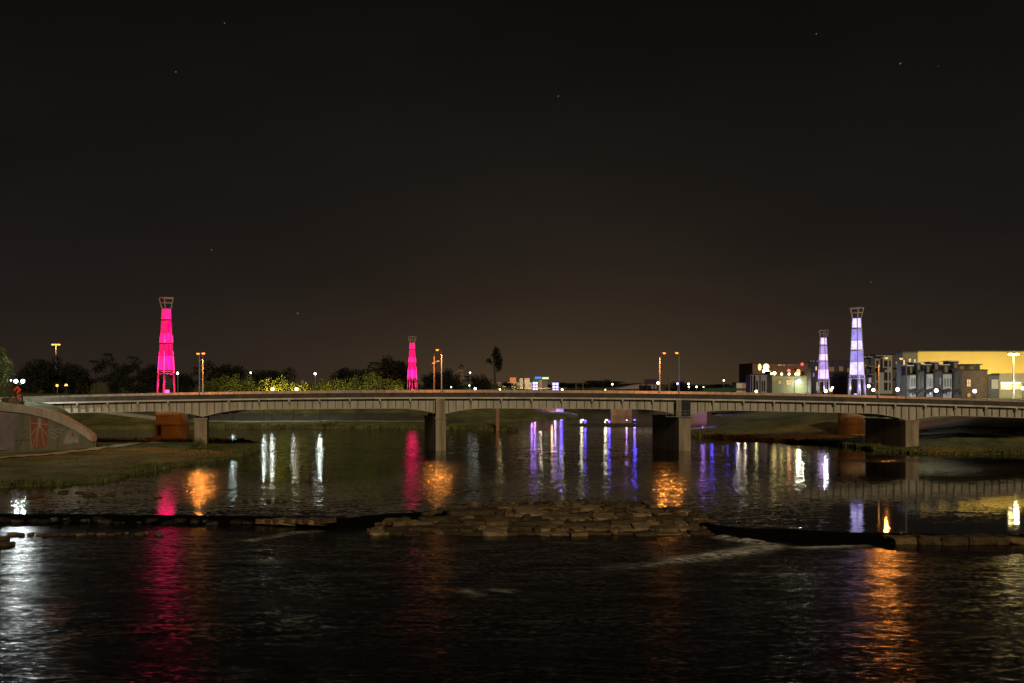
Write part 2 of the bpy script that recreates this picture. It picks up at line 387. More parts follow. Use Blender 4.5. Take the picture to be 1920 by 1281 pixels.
ribbon(159.0, 175.0, lambda x: zf(x)+.004, lambda x: zf(x)+.02, 2).build('road_surface', ASPH, BR)
b = ribbon(157.75, 158.9, lambda x: zf(x)+.004, lambda x: zf(x)+.15, 2); b.build('sidewalk', CONC, BR)
ribbon(175.1, 176.1, lambda x: zf(x)+.004, lambda x: zf(x)+.15, 2).build('sidewalk', CONC, BR)
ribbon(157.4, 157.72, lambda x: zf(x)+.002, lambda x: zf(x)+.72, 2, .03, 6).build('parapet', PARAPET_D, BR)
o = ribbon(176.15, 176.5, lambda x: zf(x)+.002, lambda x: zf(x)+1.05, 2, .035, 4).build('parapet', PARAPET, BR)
def girder(y, near):
    b = ribbon(y, y+.16, lambda x: zf(x)-1.72-haunch(x)*1.0, lambda x: zf(x)-.244, .75)
    b = ribbon(y-.2, y-.004, lambda x: zf(x)-1.80-haunch(x)*1.0, lambda x: zf(x)-1.722-haunch(x)*1.0, .75, b=b)
    if near:
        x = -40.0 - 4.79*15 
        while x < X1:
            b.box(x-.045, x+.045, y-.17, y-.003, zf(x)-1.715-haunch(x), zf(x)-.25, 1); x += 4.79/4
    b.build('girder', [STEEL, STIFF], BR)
girder(158.0, True); girder(163.2, False); girder(170.0, False); girder(175.6, False)
k = 0; x = -40.0 - 4.79*8
while x < 112:
    if min(abs(x-p) for p in PIERS) > 1.2:
        z = zf(x) - .25; b = MB()
        vs = []
        for xx in (x-.11, x+.11): vs += [(xx,157.3,z),(xx,157.82,z),(xx,157.82,z-.75),(xx,157.3,z-.28)]
        b.add(vs, [(0,1,2,3),(7,6,5,4),(0,4,5,1),(1,5,6,2),(2,6,7,3),(3,7,4,0)])
        b.build('bracket', FLANGE, BR, fix=True)
    x += 4.79
# piers: skewed walls under the deck, each with a lighter nose column
def pier(x, w, z0, z1, L, y0=156.7, name='pier', mt=PIERM):
    u = (-.262*L, .966*L)
    b = MB(); poly = [(x-w/2, y0), (x+w/2, y0), (x+w/2+u[0], y0+u[1]), (x-w/2+u[0], y0+u[1])]
    b.prism(poly, z0, z1-.25)
    e = .12; b.prism([(x-w/2-e, y0-e), (x+w/2+e, y0-e), (x+w/2+u[0]+e, y0+u[1]+e), (x-w/2+u[0]-e, y0+u[1]+e)], z1-.249, z1)
    o = b.build(name, mt, BR)
    for s in (0, .5, .95):
        MB().box(x-.35+u[0]*s, x+.35+u[0]*s, 158.0-.1+u[1]*s*.9, 158.5+u[1]*s*.9, z1, zf(x)-2.81).build('bearing', DARKM, o)
    return o
pier(-49.0, 1.95, -.6, 5.15, 10); 
p2 = pier(-11.2, 1.6, -1.5, 5.3, 10)
MB().box(-12.0, -10.55, 156.85, 157.24, 5.3, zf(-11)-.26).build('nose_column', PIERM, p2)
p3 = pier(27.2, 1.85, -1.5, 5.35, 10.5)
MB().box(25.9, 26.7, 156.9, 157.24, 5.35, zf(27)-.26).build('nose_column', PIERM, p3)
pier(63.0, 2.05, -.6, 4.8, 10.5)
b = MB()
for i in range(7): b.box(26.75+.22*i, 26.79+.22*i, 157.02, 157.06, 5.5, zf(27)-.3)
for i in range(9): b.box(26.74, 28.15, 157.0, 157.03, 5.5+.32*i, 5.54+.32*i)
b.box(26.72, 28.17, 157.08, 157.2, 5.45, zf(27)-.28)  # dark sheet stands in for the shaded recess behind the bars
b.build('dark_recess_cage', DARKM, BR)
b = MB(); b.box(24.2, 30.2, 156.3, 156.6, 5.36, 5.42)
for i in range(7): b.tube([(24.2+i, 156.32, 5.42), (24.2+i, 156.32, 6.3)], .025, 5)
for z in (5.85, 6.3): b.tube([(24.2, 156.32, z), (30.2, 156.32, z)], .025, 5)
b.build('inspection_walkway', POLE, BR)
# the supports of the rear half
b = MB(); xl, xr = PX(290,185), PX(338,185)
b.box(xl, xr, 185, 190, -.5, PZ(797,185)); b.box(xl+.12, xr-.18, 185.2, 189.8, PZ(797,185), 7.0); b.box(xl-.05, xr+.05, 184.9, 190.1, PZ(797,185)-.02, PZ(793.5,185))
b.box(xl+.5, xl+1.2, 184.96, 185.01, .9, 3.0, 1)
b.build('pier', [mat('sandstone pier', (.32, .26, .15), .9, .3, .5), DARKM], BR)
b = MB(); xc = PX(1605,185); n = 20
b.prism([(xc+2.4*math.cos(2*math.pi*i/n), 187.5+2.4*math.sin(2*math.pi*i/n)) for i in range(n)], -.2, 7.0)
b.prism([(xc+2.5*math.cos(2*math.pi*i/n), 187.5+2.5*math.sin(2*math.pi*i/n)) for i in range(n)], 3.1, 3.3)
b.build('pier', mat('round pier', (.24, .21, .14), .9, .35, .5, streak=True), BR)

# ------------------------------------------------------------------ street lamps on the bridge
def bridge_lamp(label, px, ytop, near, watts=1500, dx=0, tilt=0):
    y = 157.95 if near else 175.75
    x = PX(px, y); z0 = zf(x)+.15; z1 = PZ(ytop, y); s = 1 if near else -1
    t = thing('street_lamp', label, 'street lamp', (x, y, z0), 'orange street lamps along the bridge')
    p = [(x, y, z0), (x, y, z1-1.0)]
    MB().tube([(x,y,z0),(x,y,z0+.5),(x,y,z0+.52),(x,y,z1-.75)], [.2,.2,.12,.085], 14).build('pole', POLE, t)
    arm = [(x, y, z1-.75), (x+dx*.12, y+s*.1, z1-.3), (x+dx*.4, y+s*.5, z1-.04), (x+dx, y+s*1.6, z1+.05)]
    MB().tube(arm, [.085,.075,.065,.05], 8).build('arm', POLE, t, True)
    hx, hy, hz = x+dx*1.25, y+s*2.0, z1+.04
    hd = MB().ball((hx,hy,hz), .44, 14, 8, sq=(.5,.95,.26)).build('lamp_head', POLE, t, True)
    MB().ball((hx,hy,hz-.12), .42, 14, 8, sq=(.6,.8,.45)).build('lens', LENS, hd, True)
    spot('bulb', (hx, hy, hz-.42), SOD, watts*2.2, (0, 0 if not tilt else tilt, -1), 160, .12, .2, t)
    lamp('bulb', (hx, hy-.1, hz-.3), SOD, 26 if near else 110, .2, t)  # extra weak point light added to brighten pole and arm
LAMPS = [('grey street lamp on near parapet above the left pier, before its bright orange twin', 374, 661, True, 2000, 0),
         ('orange lit street lamp on far side of the bridge above the left pier', 380.5, 663, False, 2000, -.2, -.035),
         ('grey street lamp on the bridge above the middle pier, right of a plain pole', 828, 656, False, 2000, -.5),
         ('orange street lamp with curved top left of the dark pier with the steel cage', 1237, 662, False, 2000, .4, -.035),
         ('thin grey street lamp over the dark pier with the steel cage', 1273, 660, True, 2000, 0),
         ('bright orange street lamp on far parapet in front of the white apartments', 1647.5, 671, False, 1300, .5, -.17),
         ('dark street lamp on near parapet above the right pier, before the apartments', 1699, 671, True, 1100, 0)]
for a in LAMPS: bridge_lamp(*a)
x, y = PX(813.5, 176.8), 177.3
t = thing('utility_pole', 'brown unlit pole with short side arm beside bridge lamp at middle pier', 'pole', (x, y, 5))
MB().tube([(x,y,5),(x,y,PZ(662,y))], [.17,.11], 8).build('pole', mat('weathered wood', (.24,.16,.10), .9, .3, 2), t)
b = MB().tube([(x,y,PZ(681,y)),(x+.35,y-.2,PZ(679,y)),(x+.7,y-.4,PZ(677.5,y))], .05, 6); b.ball((x+.75,y-.4,PZ(677.5,y)), .16, 8, 6, sq=(1.4,1,.8)); b.box(x-.35,x+.2,y-.15,y+.15,PZ(682,y),PZ(680.3,y))
b.build('arm', POLE, t)

# ------------------------------------------------------------------ light towers
def emit_panel(name, col, lo, hi, scale=1.0):
    m = bpy.data.materials.new(name); m.use_nodes = True; nt = m.node_tree; N = nt.nodes; L = nt.links; N.clear()
    e = N.new('ShaderNodeEmission'); o = N.new('ShaderNodeOutputMaterial'); e.inputs[0].default_value = tuple(col)+(1,)
    ge = N.new('ShaderNodeNewGeometry'); no = N.new('ShaderNodeTexNoise'); no.inputs['Scale'].default_value = scale; L.new(ge.outputs['Position'], no.inputs['Vector'])
    r = N.new('ShaderNodeMapRange'); r.inputs['From Min'].default_value = .35; r.inputs['From Max'].default_value = .65; r.inputs['To Min'].default_value = lo; r.inputs['To Max'].default_value = hi
    L.new(no.outputs['Fac'], r.inputs[0]); L.new(r.outputs[0], e.inputs[1]); L.new(e.outputs[0], o.inputs[0]); return m
TIERS = [(37,62,15.0,13.8,1),(63,84,13.5,12.2,0),(87.5,105,12.2,11.2,1),(106,128,11.0,9.7,0),(132,150,9.4,8.6,1)]
def tower(label, px, ybase, ytop, D, pm, glow, frame, rot=0, watts=500, inner=False):
    u = (ybase-ytop)*D/F/172.0
    x = PX(px, D); zb = PZ(ybase, D); g = 7.6
    t = thing('light_tower', label, 'light tower', (x, D, g), 'lattice light towers behind the bridge')
    def V(i, r, h): a = R(-90+72*i+rot); return (x+r*u*.99*math.cos(a), D+r*u*.99*math.sin(a), zb+h*u)
    for i in range(5):
        hb = (g-zb)/u
        MB().tube([V(i,17.5,hb), V(i,16.8,0), V(i,15.6,30)], [.24,.22,.2], 8).build('leg', frame, t, True)
    b = MB()
    for i in range(5):
        for h in (29.5, 34.5): b.tube([V(i,16.2,h), V(i+1,16.2,h)], .13, 6)
    b.build('base_ring', frame, t)
    b = MB()
    for i in range(5): b.tube([V(i,15.4,30), V(i,11.2,106), V(i,8.8,150)], .12, 6)
    for h, r, w in ((62.5,13.9,.04),(85.7,12.6,.2),(105.5,11.3,.04),(130,9.8,.2),(150.5,8.8,.08)):
        for i in range(5): b.tube([V(i,r,h), V(i+1,r,h)], w, 6)
    b.build('frame', frame, t)
    if inner:  # corner posts glow by themselves to imitate floodlight falling on them
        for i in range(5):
            MB().tube([V(i,15.7,31), V(i,13.9,62)], .11, 6).tube([V(i,13.7,64), V(i,12.3,84)], .11, 6).tube([V(i,12.4,87.5), V(i,11.3,105)], .11, 6).tube([V(i,11.2,107), V(i,9.8,128)], .10, 6).tube([V(i,9.5,132), V(i,8.7,150)], .10, 6).build('glow_post', pm[3], t)
    for (h0,h1,r0,r1,br) in TIERS:
        for i in range(5):
            a0, a1, c1, c0 = (Vector(V(i,r0,h0)), Vector(V(i+1,r0,h0)), Vector(V(i+1,r1,h1)), Vector(V(i,r1,h1)))
            e = .05
            q = [a0.lerp(a1,e), a1.lerp(a0,e), c1.lerp(c0,e), c0.lerp(c1,e)]
            n = (q[1]-q[0]).cross(q[3]-q[0]).normalized()*.03
            b = MB(); b.add([v-n for v in q]+[v+n for v in q], [(3,2,1,0),(4,5,6,7),(0,1,5,4),(1,2,6,5),(2,3,7,6),(3,0,4,7)])
            b.build('panel', pm[br], t)
            if inner:
                # two mullions standing just off the face
                b = MB()
                for s in (.28, .72):
                    b.tube([a0.lerp(a1,s)+n*2.4, c0.lerp(c1,s)+n*2.4], .075, 4)
                b.build('mullion', frame, t)
    b = MB()
    for i in range(5):
        b.tube([V(i,8.8,150), V(i,14.2,171)], .11, 6)
        b.tube([V(i,14.2,171), V(i+1,14.2,171)], .11, 6); b.tube([V(i,11.8,162), V(i+1,11.8,162)], .08, 6)
    b.build('crown_frame', mat('crown steel', (.42,.36,.30), .6, .1), t)
    fx = MB(); fx.box(x-.7,x+.7,D-.5,D+.5,g,g+.5); f = fx.build('floodlight', DARKM, t)
    MB().box(x-.4,x+.4,D-.3,D+.3,g+.502,zb-.15).build('lens', pm[2], f)
    spot('bulb', (x, D, zb+.4), glow, watts*3, (0,0,1), 172, .5, .25, t)
    spot('bulb', (x+1.5, D-7.5, g+.6), glow, watts*4.5, (-.12,.72,.42), 70, .7, .3, t)  # unseen extra spot, added in front to brighten the legs
PK = (1, .001, .115)
pink = [emit_panel('pink lit mesh', PK, 1.5, 2.9, .9), emit_panel('bright pink lit mesh', (1,.005,.115), 3.4, 6.0, 1.2), emit('pink flood', (1,.08,.4), 3), emit('pink post glow', (1,.022,.17), 5.0)]
LI = (.43, .35, 1)
lil = [emit_panel('lilac lit mesh', LI, .7, 1.05, .8), emit_panel('bright lilac lit mesh', (.62,.54,1), 1.3, 1.9, .9), emit('lilac flood', LI, 2)]
LI2 = (.60, .40, .95)
lil2 = [emit_panel('violet lit mesh', LI2, .68, 1.0, .8), emit_panel('bright violet lit mesh', (.76,.53,1), 1.3, 1.9, .9), emit('violet flood', LI2, 2)]
PFR = mat('pink lit steel', (.5,.10,.2), .5, .1); WFR = mat('white painted steel', (.5,.48,.55), .5, .1)  # rose tone carries the pink floodlight in the frame colour
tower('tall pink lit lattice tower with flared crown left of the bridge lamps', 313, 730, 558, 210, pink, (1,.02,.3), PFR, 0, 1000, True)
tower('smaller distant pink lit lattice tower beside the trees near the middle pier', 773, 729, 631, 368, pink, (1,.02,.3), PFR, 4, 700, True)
tower('smaller violet lit lattice tower left of the tall lilac one', 1543.5, 735, 619, 305, lil2, LI2, WFR, 10, 400)
tower('tall lilac lit lattice tower in front of dark apartments', 1605.5, 737, 577, 224, lil, LI, WFR, -7, 450)

# ------------------------------------------------------------------ painted retaining wall, terrace, lamps on the left
def WD(px): return 140 + 12*px/175
def WP(px, py, off=0): D = WD(px); return (PX(px, D)-off*.35, D-off, PZ(py, D))
CTOP = [(-260,754),(-60,754.5),(0,755),(20,757.5),(46,760),(73,765),(99.5,771.5),(122,781.6),(147,796),(162,806),(175,816)]
CBOT = [(-260,767),(-60,768),(0,770),(51,775),(91,784.7),(122,797),(152,813),(172.6,827),(175,828)]
def lin(t, px): return float(np.interp(px, [a for a,_ in t], [b for _,b in t]))
def base_y(px): return 848 - 20*px/175
WL = thing('mural_wall', 'curved concrete retaining wall with painted mural and sloping pale cap', 'wall', WP(0, 848))
pxs = [-260,-200,-150,-100,-60,-30] + list(range(0, 176, 7)) ; pxs[-1] = 175
b = MB(); vs = []; fs = []
for p in pxs:
    D = WD(p)
    for off in (0, -1.0):
        vs += [(PX(p,D), D-off, PZ(base_y(p),D)-1.0), (PX(p,D), D-off, max(PZ(lin(CBOT,p),D), PZ(base_y(p),D)-.9))]
for i in range(len(pxs)-1):
    a, c = i*4, (i+1)*4
    fs += [(a,c,c+1,a+1), (a+3,c+3,c+2,a+2), (a+1,c+1,c+3,a+3)]
fs += [(0,1,3,2)]
b.add(vs, fs); wall = b.build('wall', mat('mural ground', (.155,.155,.105), .9, .25, .6, streak=True), WL)
b = MB(); vs = []; fs = []
for p in pxs:
    D = WD(p); zt = PZ(lin(CTOP,p),D); zb = PZ(lin(CBOT,p),D)
    vs += [(PX(p,D), D-.4, zb), (PX(p,D), D-.4, zt), (PX(p,D), D+1.2, zt), (PX(p,D), D+1.2, zb)]
for i in range(len(pxs)-1):
    a, c = i*4, (i+1)*4
    fs += [(a,c,c+1,a+1), (a+1,c+1,c+2,a+2), (a+2,c+2,c+3,a+3), (a+3,c+3,c,a)]
e = (len(pxs)-1)*4; fs += [(e,e+3,e+2,e+1), (0,1,2,3)]
b.add(vs, fs); b.build('cap', mat('pale wall cap', (.38,.35,.29), .9, .3, 1.0, streak=True), WL)
def paint(name, polys, col, off):
    b = MB()
    for poly in polys: b.add([WP(x,y,off) for x,y in poly], [tuple(range(len(poly)-1,-1,-1))])
    b.build(name, mat(name.replace('_',' '), col, .9, .2, .8), WL)
def stroke(pts, w):
    out = []
    for (x0,y0),(x1,y1) in zip(pts[:-1], pts[1:]):
        l = math.hypot(x1-x0,y1-y0); nx, ny = -(y1-y0)/l*w/2, (x1-x0)/l*w/2
        out.append([(x0+nx,y0+ny),(x1+nx,y1+ny),(x1-nx,y1-ny),(x0-nx,y0-ny)])
    return out
paint('lavender_mural_panel', [[(-200,770),(0,772.5),(33,776),(30,800),(27,822),(27,842),(-200,868)]], (.21,.18,.20), .03)
paint('red_mural_panel', [[(57,782),(90,786.5),(89,812),(87,838),(60,841),(57,815)]], (.24,.09,.05), .03)
paint('blue_grey_mural_panel', [[(118,833.5),(122,818),(132,803.5),(148,813.5),(147,829.5)]], (.26,.27,.22), .03)
paint('red_mural_figure', [[(-30,820),(3,817),(4,810),(7,817),(9,825),(22,826),(22,829),(-30,829)]], (.33,.09,.04), .06)
paint('red_mural_dot', [[(134,815),(137,809),(140,815),(138,821)]], (.33,.09,.04), .08)
rays = [(58,793),(90,796)], [(74,793),(81,786.5)], [(74,796),(58,817)], [(74,796),(62,839)], [(74,796),(69,839)], [(76,796),(84,836)], [(75,796),(89,818)], [(57,783),(57.5,815),(60,840)]
pr = []
for r in rays: pr += stroke(list(r), 1.3)
pr += [[(72,784),(77,784),(78,803),(72,803)]]
paint('ray_mural_lines', pr, (.34,.30,.24), .07)
pr = []
for oy in (0, 7, 14):
    pts = [(92+1.3*i, 811+oy-i*.15-6*abs(math.sin((i)*.30+.6))) for i in range(int(24-oy*.4))]
    pr += stroke(pts, 2.2)
paint('wave_mural_lines', pr, (.24,.25,.20), .05)
pr = stroke([(125,806),(120,818),(113,836)], 1.4)
paint('staff_mural_line', pr, (.24,.25,.20), .06)
pr = stroke([(148,820),(150,813),(152,822)], 1.2) + stroke([(154,814),(157,820),(156,827)], 1.3)
paint('hand_mural_lines', pr, (.24,.22,.18), .08)
pr = stroke([(28,826.5),(56,825)], 1.0) + stroke([(46,818),(36,839)], 1.2) + stroke([(42,812),(52,808)], 1.0)
paint('dark_mural_lines', pr, (.05,.05,.035), .05)
# grass terrace behind the cap
b = MB(); vs = []; fs = []; tp = [p for p in pxs if p <= 175]
for p in tp:
    D = WD(p); z = PZ(lin(CTOP,p),D)-.12
    vs += [(PX(p,D),D+1.1,z),(PX(p,D)-2.5,max(D+3,156.6),z),(PX(p,D)-2.5,max(D+3,156.6),-.5),(PX(p,D),D+1.1,-.5)]
for i in range(len(tp)-1):
    a, c = i*4, (i+1)*4; fs += [(a,c,c+1,a+1),(a+1,c+1,c+2,a+2)]
e = (len(tp)-1)*4; fs += [(e,e+3,e+2,e+1)]
b.add(vs, fs); tag(b.build('grass_terrace', mat('terrace grass', (.09,.11,.035), .95, .5, 1.5)), kind='structure')
TZ = lambda px: PZ(lin(CTOP,px), WD(px)) - .12
WHITE = emit('white globe glass', (.92,1,1), 7)
def globe_lamp(label, px, py, D, gl, watts, z0, r=.34, group='white globe lamps', col=(.9,1,.97)):
    x = PX(px, D); z = PZ(py, D)
    t = thing('globe_lamp', label, 'street lamp', (x, D, z0), group)
    b = MB().tube([(x,D,z0),(x,D,z0+.4),(x,D,z0+.42),(x,D,z-r)], [.16,.16,.08,.06], 8)
    b.build('pole', DARKM, t)
    if isinstance(gl, (list, tuple)):
        MB().tube([(x+gl[0],D,z-r-.05),(x,D,z-r-.25),(x+gl[-1],D,z-r-.05)], .05, 6).build('arm', DARKM, t)
    for g in (gl if isinstance(gl, (list, tuple)) else [0]):
        MB().ball((x+g,D,z), r).build('globe', WHITE, t, True)
        lamp('bulb', (x+g, D-.02, z+r+.22), col, watts, .15, t)
globe_lamp('twin globed white lamp post behind the wall cap above the orange sign', 36.2, 715, 153.5, [-.53,.53], 1150, TZ(36), .3)
globe_lamp('small single white globe lamp at the edge of the roadside tree', 20.5, 713.5, 168, [0], 60, 6.5, .12)
# road works sign
D = 148.6; x = PX(33, D); z = PZ(731, D)
t = thing('road_works_sign', 'orange diamond road works sign with small square plate on a dark post', 'road sign', (x, D, TZ(33)))
ORG = mat('retroreflective orange', (.9,.09,.02), .5, .05); 
MB().tube([(x,D,TZ(33)),(x,D,z)], .06, 6).build('post', DARKM, t)
s = .62
o = MB().add([(x-s,D-.1,z),(x,D-.1,z-s),(x+s,D-.1,z),(x,D-.1,z+s),(x-s,D-.07,z),(x,D-.07,z-s),(x+s,D-.07,z),(x,D-.07,z+s)], [(0,1,2,3),(7,6,5,4),(0,4,5,1),(1,5,6,2),(2,6,7,3),(3,7,4,0)]).build('sign_board', ORG, t)
MB().add([(x-.22,D-.106,z-.12),(x+.05,D-.106,z-.22),(x+.1,D-.106,z+.1),(x-.16,D-.106,z+.17)], [(0,1,2,3)]).build('symbol', mat('black sign paint', (.02,.012,.01), .6, 0), o)
MB().box(x-.02,x+.62,D-.1,D-.06,z-1.25,z-.72).build('plate', ORG, t)
for i, (px, yt, lb, mt_, r) in enumerate(((18.5,735,'slim black post left of the orange road sign',DARKM,.11),(30,730,'black post directly under the orange road sign',DARKM,.12),(41.5,737,'black post right of the orange road sign',DARKM,.13),(8,733,'green post under the roadside tree',GREENM,.1))):
    D = 146.2; x = PX(px, D); zg = TZ(px)
    b = MB().tube([(x,D,zg),(x,D,zg+.12),(x,D,zg+.16),(x,D,PZ(yt,D)-.08),(x,D,PZ(yt,D))], [r*1.9,r*1.8,r,r*.9,r*.5], 10)
    tag(b.build('post', mt_, None, True), lb, 'post', 'posts on the wall terrace')

# ------------------------------------------------------------------ rocks
def rock_mesh(seed, slab=True):
    import bmesh
    from mathutils import noise
    r = random.Random(seed); off = Vector((r.uniform(0,90), r.uniform(0,90), r.uniform(0,90)))
    bm = bmesh.new(); bmesh.ops.create_cube(bm, size=1.0)
    bmesh.ops.subdivide_edges(bm, edges=bm.edges[:], cuts=4, use_grid_fill=True)
    sk = [r.uniform(-.13,.13) for _ in range(6)]
    for v in bm.verts:
        p = v.co.copy()
        if slab:
            c = max(0, abs(p.x)-.3)*max(0, abs(p.y)-.3)*6
            q = Vector((p.x*(1-c*.4) + sk[0]*p.y, p.y*(1-c*.4) + sk[1]*p.x, p.z + sk[2]*p.x*.9 + sk[3]*p.y*.6))
            q.x *= 1 - .10*max(0, p.z); q.y *= 1 - .14*max(0, p.z)
        else:
            q = p.normalized()*.5; q = q.lerp(p, .35)
        n = noise.noise_vector(p*2.1+off)*.085 + noise.noise_vector(p*5.0+off)*.045
        v.co = q + Vector((n.x, n.y, n.z*(1.1 if slab else 1)))
    me = bpy.data.meshes.new('rock'); bm.to_mesh(me); bm.free(); return me
STONES = [mat('limestone', (.17,.108,.047), .95, .5, 1.3, bump=.4), mat('dark limestone', (.075,.050,.023), .95, .5, 1.3, bump=.4), mat('pale limestone', (.26,.185,.095), .95, .4, 1.3, bump=.4)]
SLABS = []
for i in range(12):
    me = rock_mesh(100+i); me.materials.append(STONES[(0,1,0,1,2,1)[i % 6]]); SLABS.append(me)
BOULD = []
for i in range(6):
    me = rock_mesh(300+i, False); me.materials.append(STONES[(0,1,1)[i % 3]]); BOULD.append(me)
rr = random.Random(12)
def rock(name, me, loc, size, rz, label, cat, group, tilt=.04):
    o = link(bpy.data.objects.new(name, me)); o.location = loc; o.scale = size
    o.rotation_euler = (rr.uniform(-tilt,tilt), rr.uniform(-tilt,tilt), rz); return tag(o, label, cat, group)
ROWS = [(73.6, -10.6, 14.2, -1.3, -.34, 1.6, 'front row of the rock island, at the water'),
        (75.2, -10.4, 15.3, -.9, -.16, 1.6, 'second row of the rock island'),
        (77.0, -9.9, 15.6, -.7, .02, 1.7, 'middle step of the rock island'),
        (78.7, -7.2, 15.0, -.5, .16, 1.8, 'flat middle of the rock island'),
        (80.6, -5.2, 14.4, -.3, .36, 1.7, 'upper step of the rock island'),
        (82.4, -1.6, 13.2, -.3, .42, 1.8, 'upper step of the rock island'),
        (84.2, .6, 11.4, -.4, .50, 1.8, 'topmost step of the rock island'),
        (86.0, 1.2, 10.4, -.5, .46, 1.8, 'topmost step of the rock island')]
for (yy, xa, xb, z0, z1, dep, where) in ROWS:
    x = xa
    while x < xb:
        w = rr.uniform(.6, 2.3); w = min(w, max(.7, xb-x))
        zt = z1*.85 - .02 + rr.uniform(-.16,.08); hgt = zt - z0
        me = rr.choice(SLABS)
        rock('flat_rock', me, (x+w/2, yy+rr.uniform(-.5,.5), (zt+z0)/2), (w*1.12, dep*rr.uniform(1.1,1.5), hgt), rr.uniform(-.2,.2),
             'brown limestone slab in the ' + where, 'rock', 'limestone slabs of the ' + where, .05)
        x += w*.99
for i in range(95):
    q = rr.random(); yy = 73.2 + 13*q; xa_, xb_ = (-11+9*q, 15.6-4.5*q); X_ = rr.uniform(xa_, xb_) if i % 3 else rr.choice((xa_, xb_))
    z_ = np.interp(yy, [73,75,77,79,81,84,87], [-.38,-.2,-.02,.1,.28,.38,.2]); w = rr.uniform(.25,.6)
    rock('broken_stone', rr.choice(BOULD), (X_, yy, float(z_)+.03), (w*1.5, w, w*.7), rr.uniform(0,3), 'small broken stone lying among the slabs of the rock island', 'rock', 'broken stones on the rock island', .3)
for i in range(14):
    px = 500 + i*9; D = 79.2 - i*.15; 
    w = rr.uniform(.5,.9)
    rock('flat_rock', rr.choice(SLABS), (PX(px,D), D-.6, -.30+.022*i+rr.uniform(-.05,.05)), (w*1.9, 1.5, .34), rr.uniform(-.3,.3), 'tan slab on the low ledge left of the rock island', 'rock', 'ledge stones left of the island', .1)
x = 26.2
while x < 44:
    w = rr.uniform(.8, 1.9); D = 69.6 - (x-26)*.05
    rock('flat_rock', rr.choice(SLABS), (x+w/2, D+rr.uniform(-.3,.3), -.48 + max(0,(x-33))*.022), (w*1.1, 1.9+rr.uniform(-.3,.5), .72+rr.uniform(0,.3)), rr.uniform(-.3,.3), 'dark limestone slab of the weir ledge at the right edge', 'rock', 'weir ledge slabs at right')
    x += w
for (px, py) in ((80,921),(120,922),(118,926),(165,926),(170,930),(190,929),(205,928),(238,924),(266,922),(296,934),(60,934),(70,931),(150,924),(30,919)):
    X_, D = up_pt(px, py); s = rr.uniform(.3,.75)
    rock('stone', rr.choice(BOULD), (X_, D, .02), (s*1.8, s*1.2, s*.42), rr.uniform(0,3), 'brown stone breaking the shallow water off the left bank', 'rock', 'stones in the shallows above the weir')
for (px, py) in ((8,1022),(3,1012),(25,1003),(40,1004),(58,1003),(75,1004),(88,1005),(102,1004),(120,1004),(138,1003),(152,1004),(172,1002),(190,1003),(208,1004),(222,1002),(238,1001),(262,1003),(272,1001),(298,1003)):
    X_, D = low_pt(px, py); s = rr.uniform(.3,.62)*(1.9 if px < 10 else 1)
    rock('stone', rr.choice(BOULD), (X_, D, LOW+.05), (s*1.5, s, s*.5), rr.uniform(0,3), 'wet brown stone in the row just below the left weir drop', 'rock', 'row of stones below the left drop')
for (px, py) in ((459,938),(479,938),(504,940),(519,940),(534,940)):
    X_, D = up_pt(px, py)
    rock('stone', BOULD[1], (X_, D, .0), (.4, .35, .42), rr.uniform(0,3), 'small dark stone in the calm water above the weir', 'rock', 'small dark stones above the weir')
for (px, s) in ((14,1.2),(24,1.3),(36,.9),(40,.8)):
    D = 144.6
    rock('boulder', BOULD[px % 6], (PX(px,D), D, TZ(px)+s*.3), (s*1.2, s, s), px, 'pale boulder between the black posts on the terrace', 'boulder', 'boulders on the terrace').data.materials[0]
WET = []
for i in range(5):
    me = rock_mesh(400+i, False); me.materials.append(mat('wet dark stone', (.028,.021,.012), .5, .6, 1.5)); WET.append(me)
for k in range(44):
    X_ = -51 + k*.76 + rr.uniform(-.5,.5); s_ = rr.uniform(.2,.85)
    rock('ledge_stone', rr.choice(WET), (X_, float(crest(X_))-.9+rr.uniform(-.35,.3), -.38+rr.uniform(-.1,.12)), (s_*1.5, s_, s_*.55), rr.uniform(0,3), 'wet dark stone in the drop of the left weir', 'rock', 'stones in the left weir drop', .2)
# ------------------------------------------------------------------ vegetation
def leaves(blobs, n, size, seed, squash=.8):
    r = np.random.default_rng(seed); w = np.array([bl[3]*bl[4]*bl[5] for bl in blobs]); w = w/w.sum()
    which = r.choice(len(blobs), n, p=w); B = np.array(blobs)[which]
    d = r.normal(size=(n,3)); d /= np.linalg.norm(d, axis=1)[:,None]
    rad = r.random(n)**(1/2.2); rad *= 1 + .14*r.normal(size=n)
    c = B[:,:3] + d*rad[:,None]*B[:,3:6]
    a = r.normal(size=(n,3)); a /= np.linalg.norm(a, axis=1)[:,None]
    bb = np.cross(a, r.normal(size=(n,3))); bb /= np.linalg.norm(bb, axis=1)[:,None]
    s = size*(.5+r.random(n))[:,None]
    v = np.stack([c-a*s, c-bb*s*.55, c+a*s, c+bb*s*.55], 1).reshape(-1,3)
    return v, np.arange(n*4).reshape(n,4)
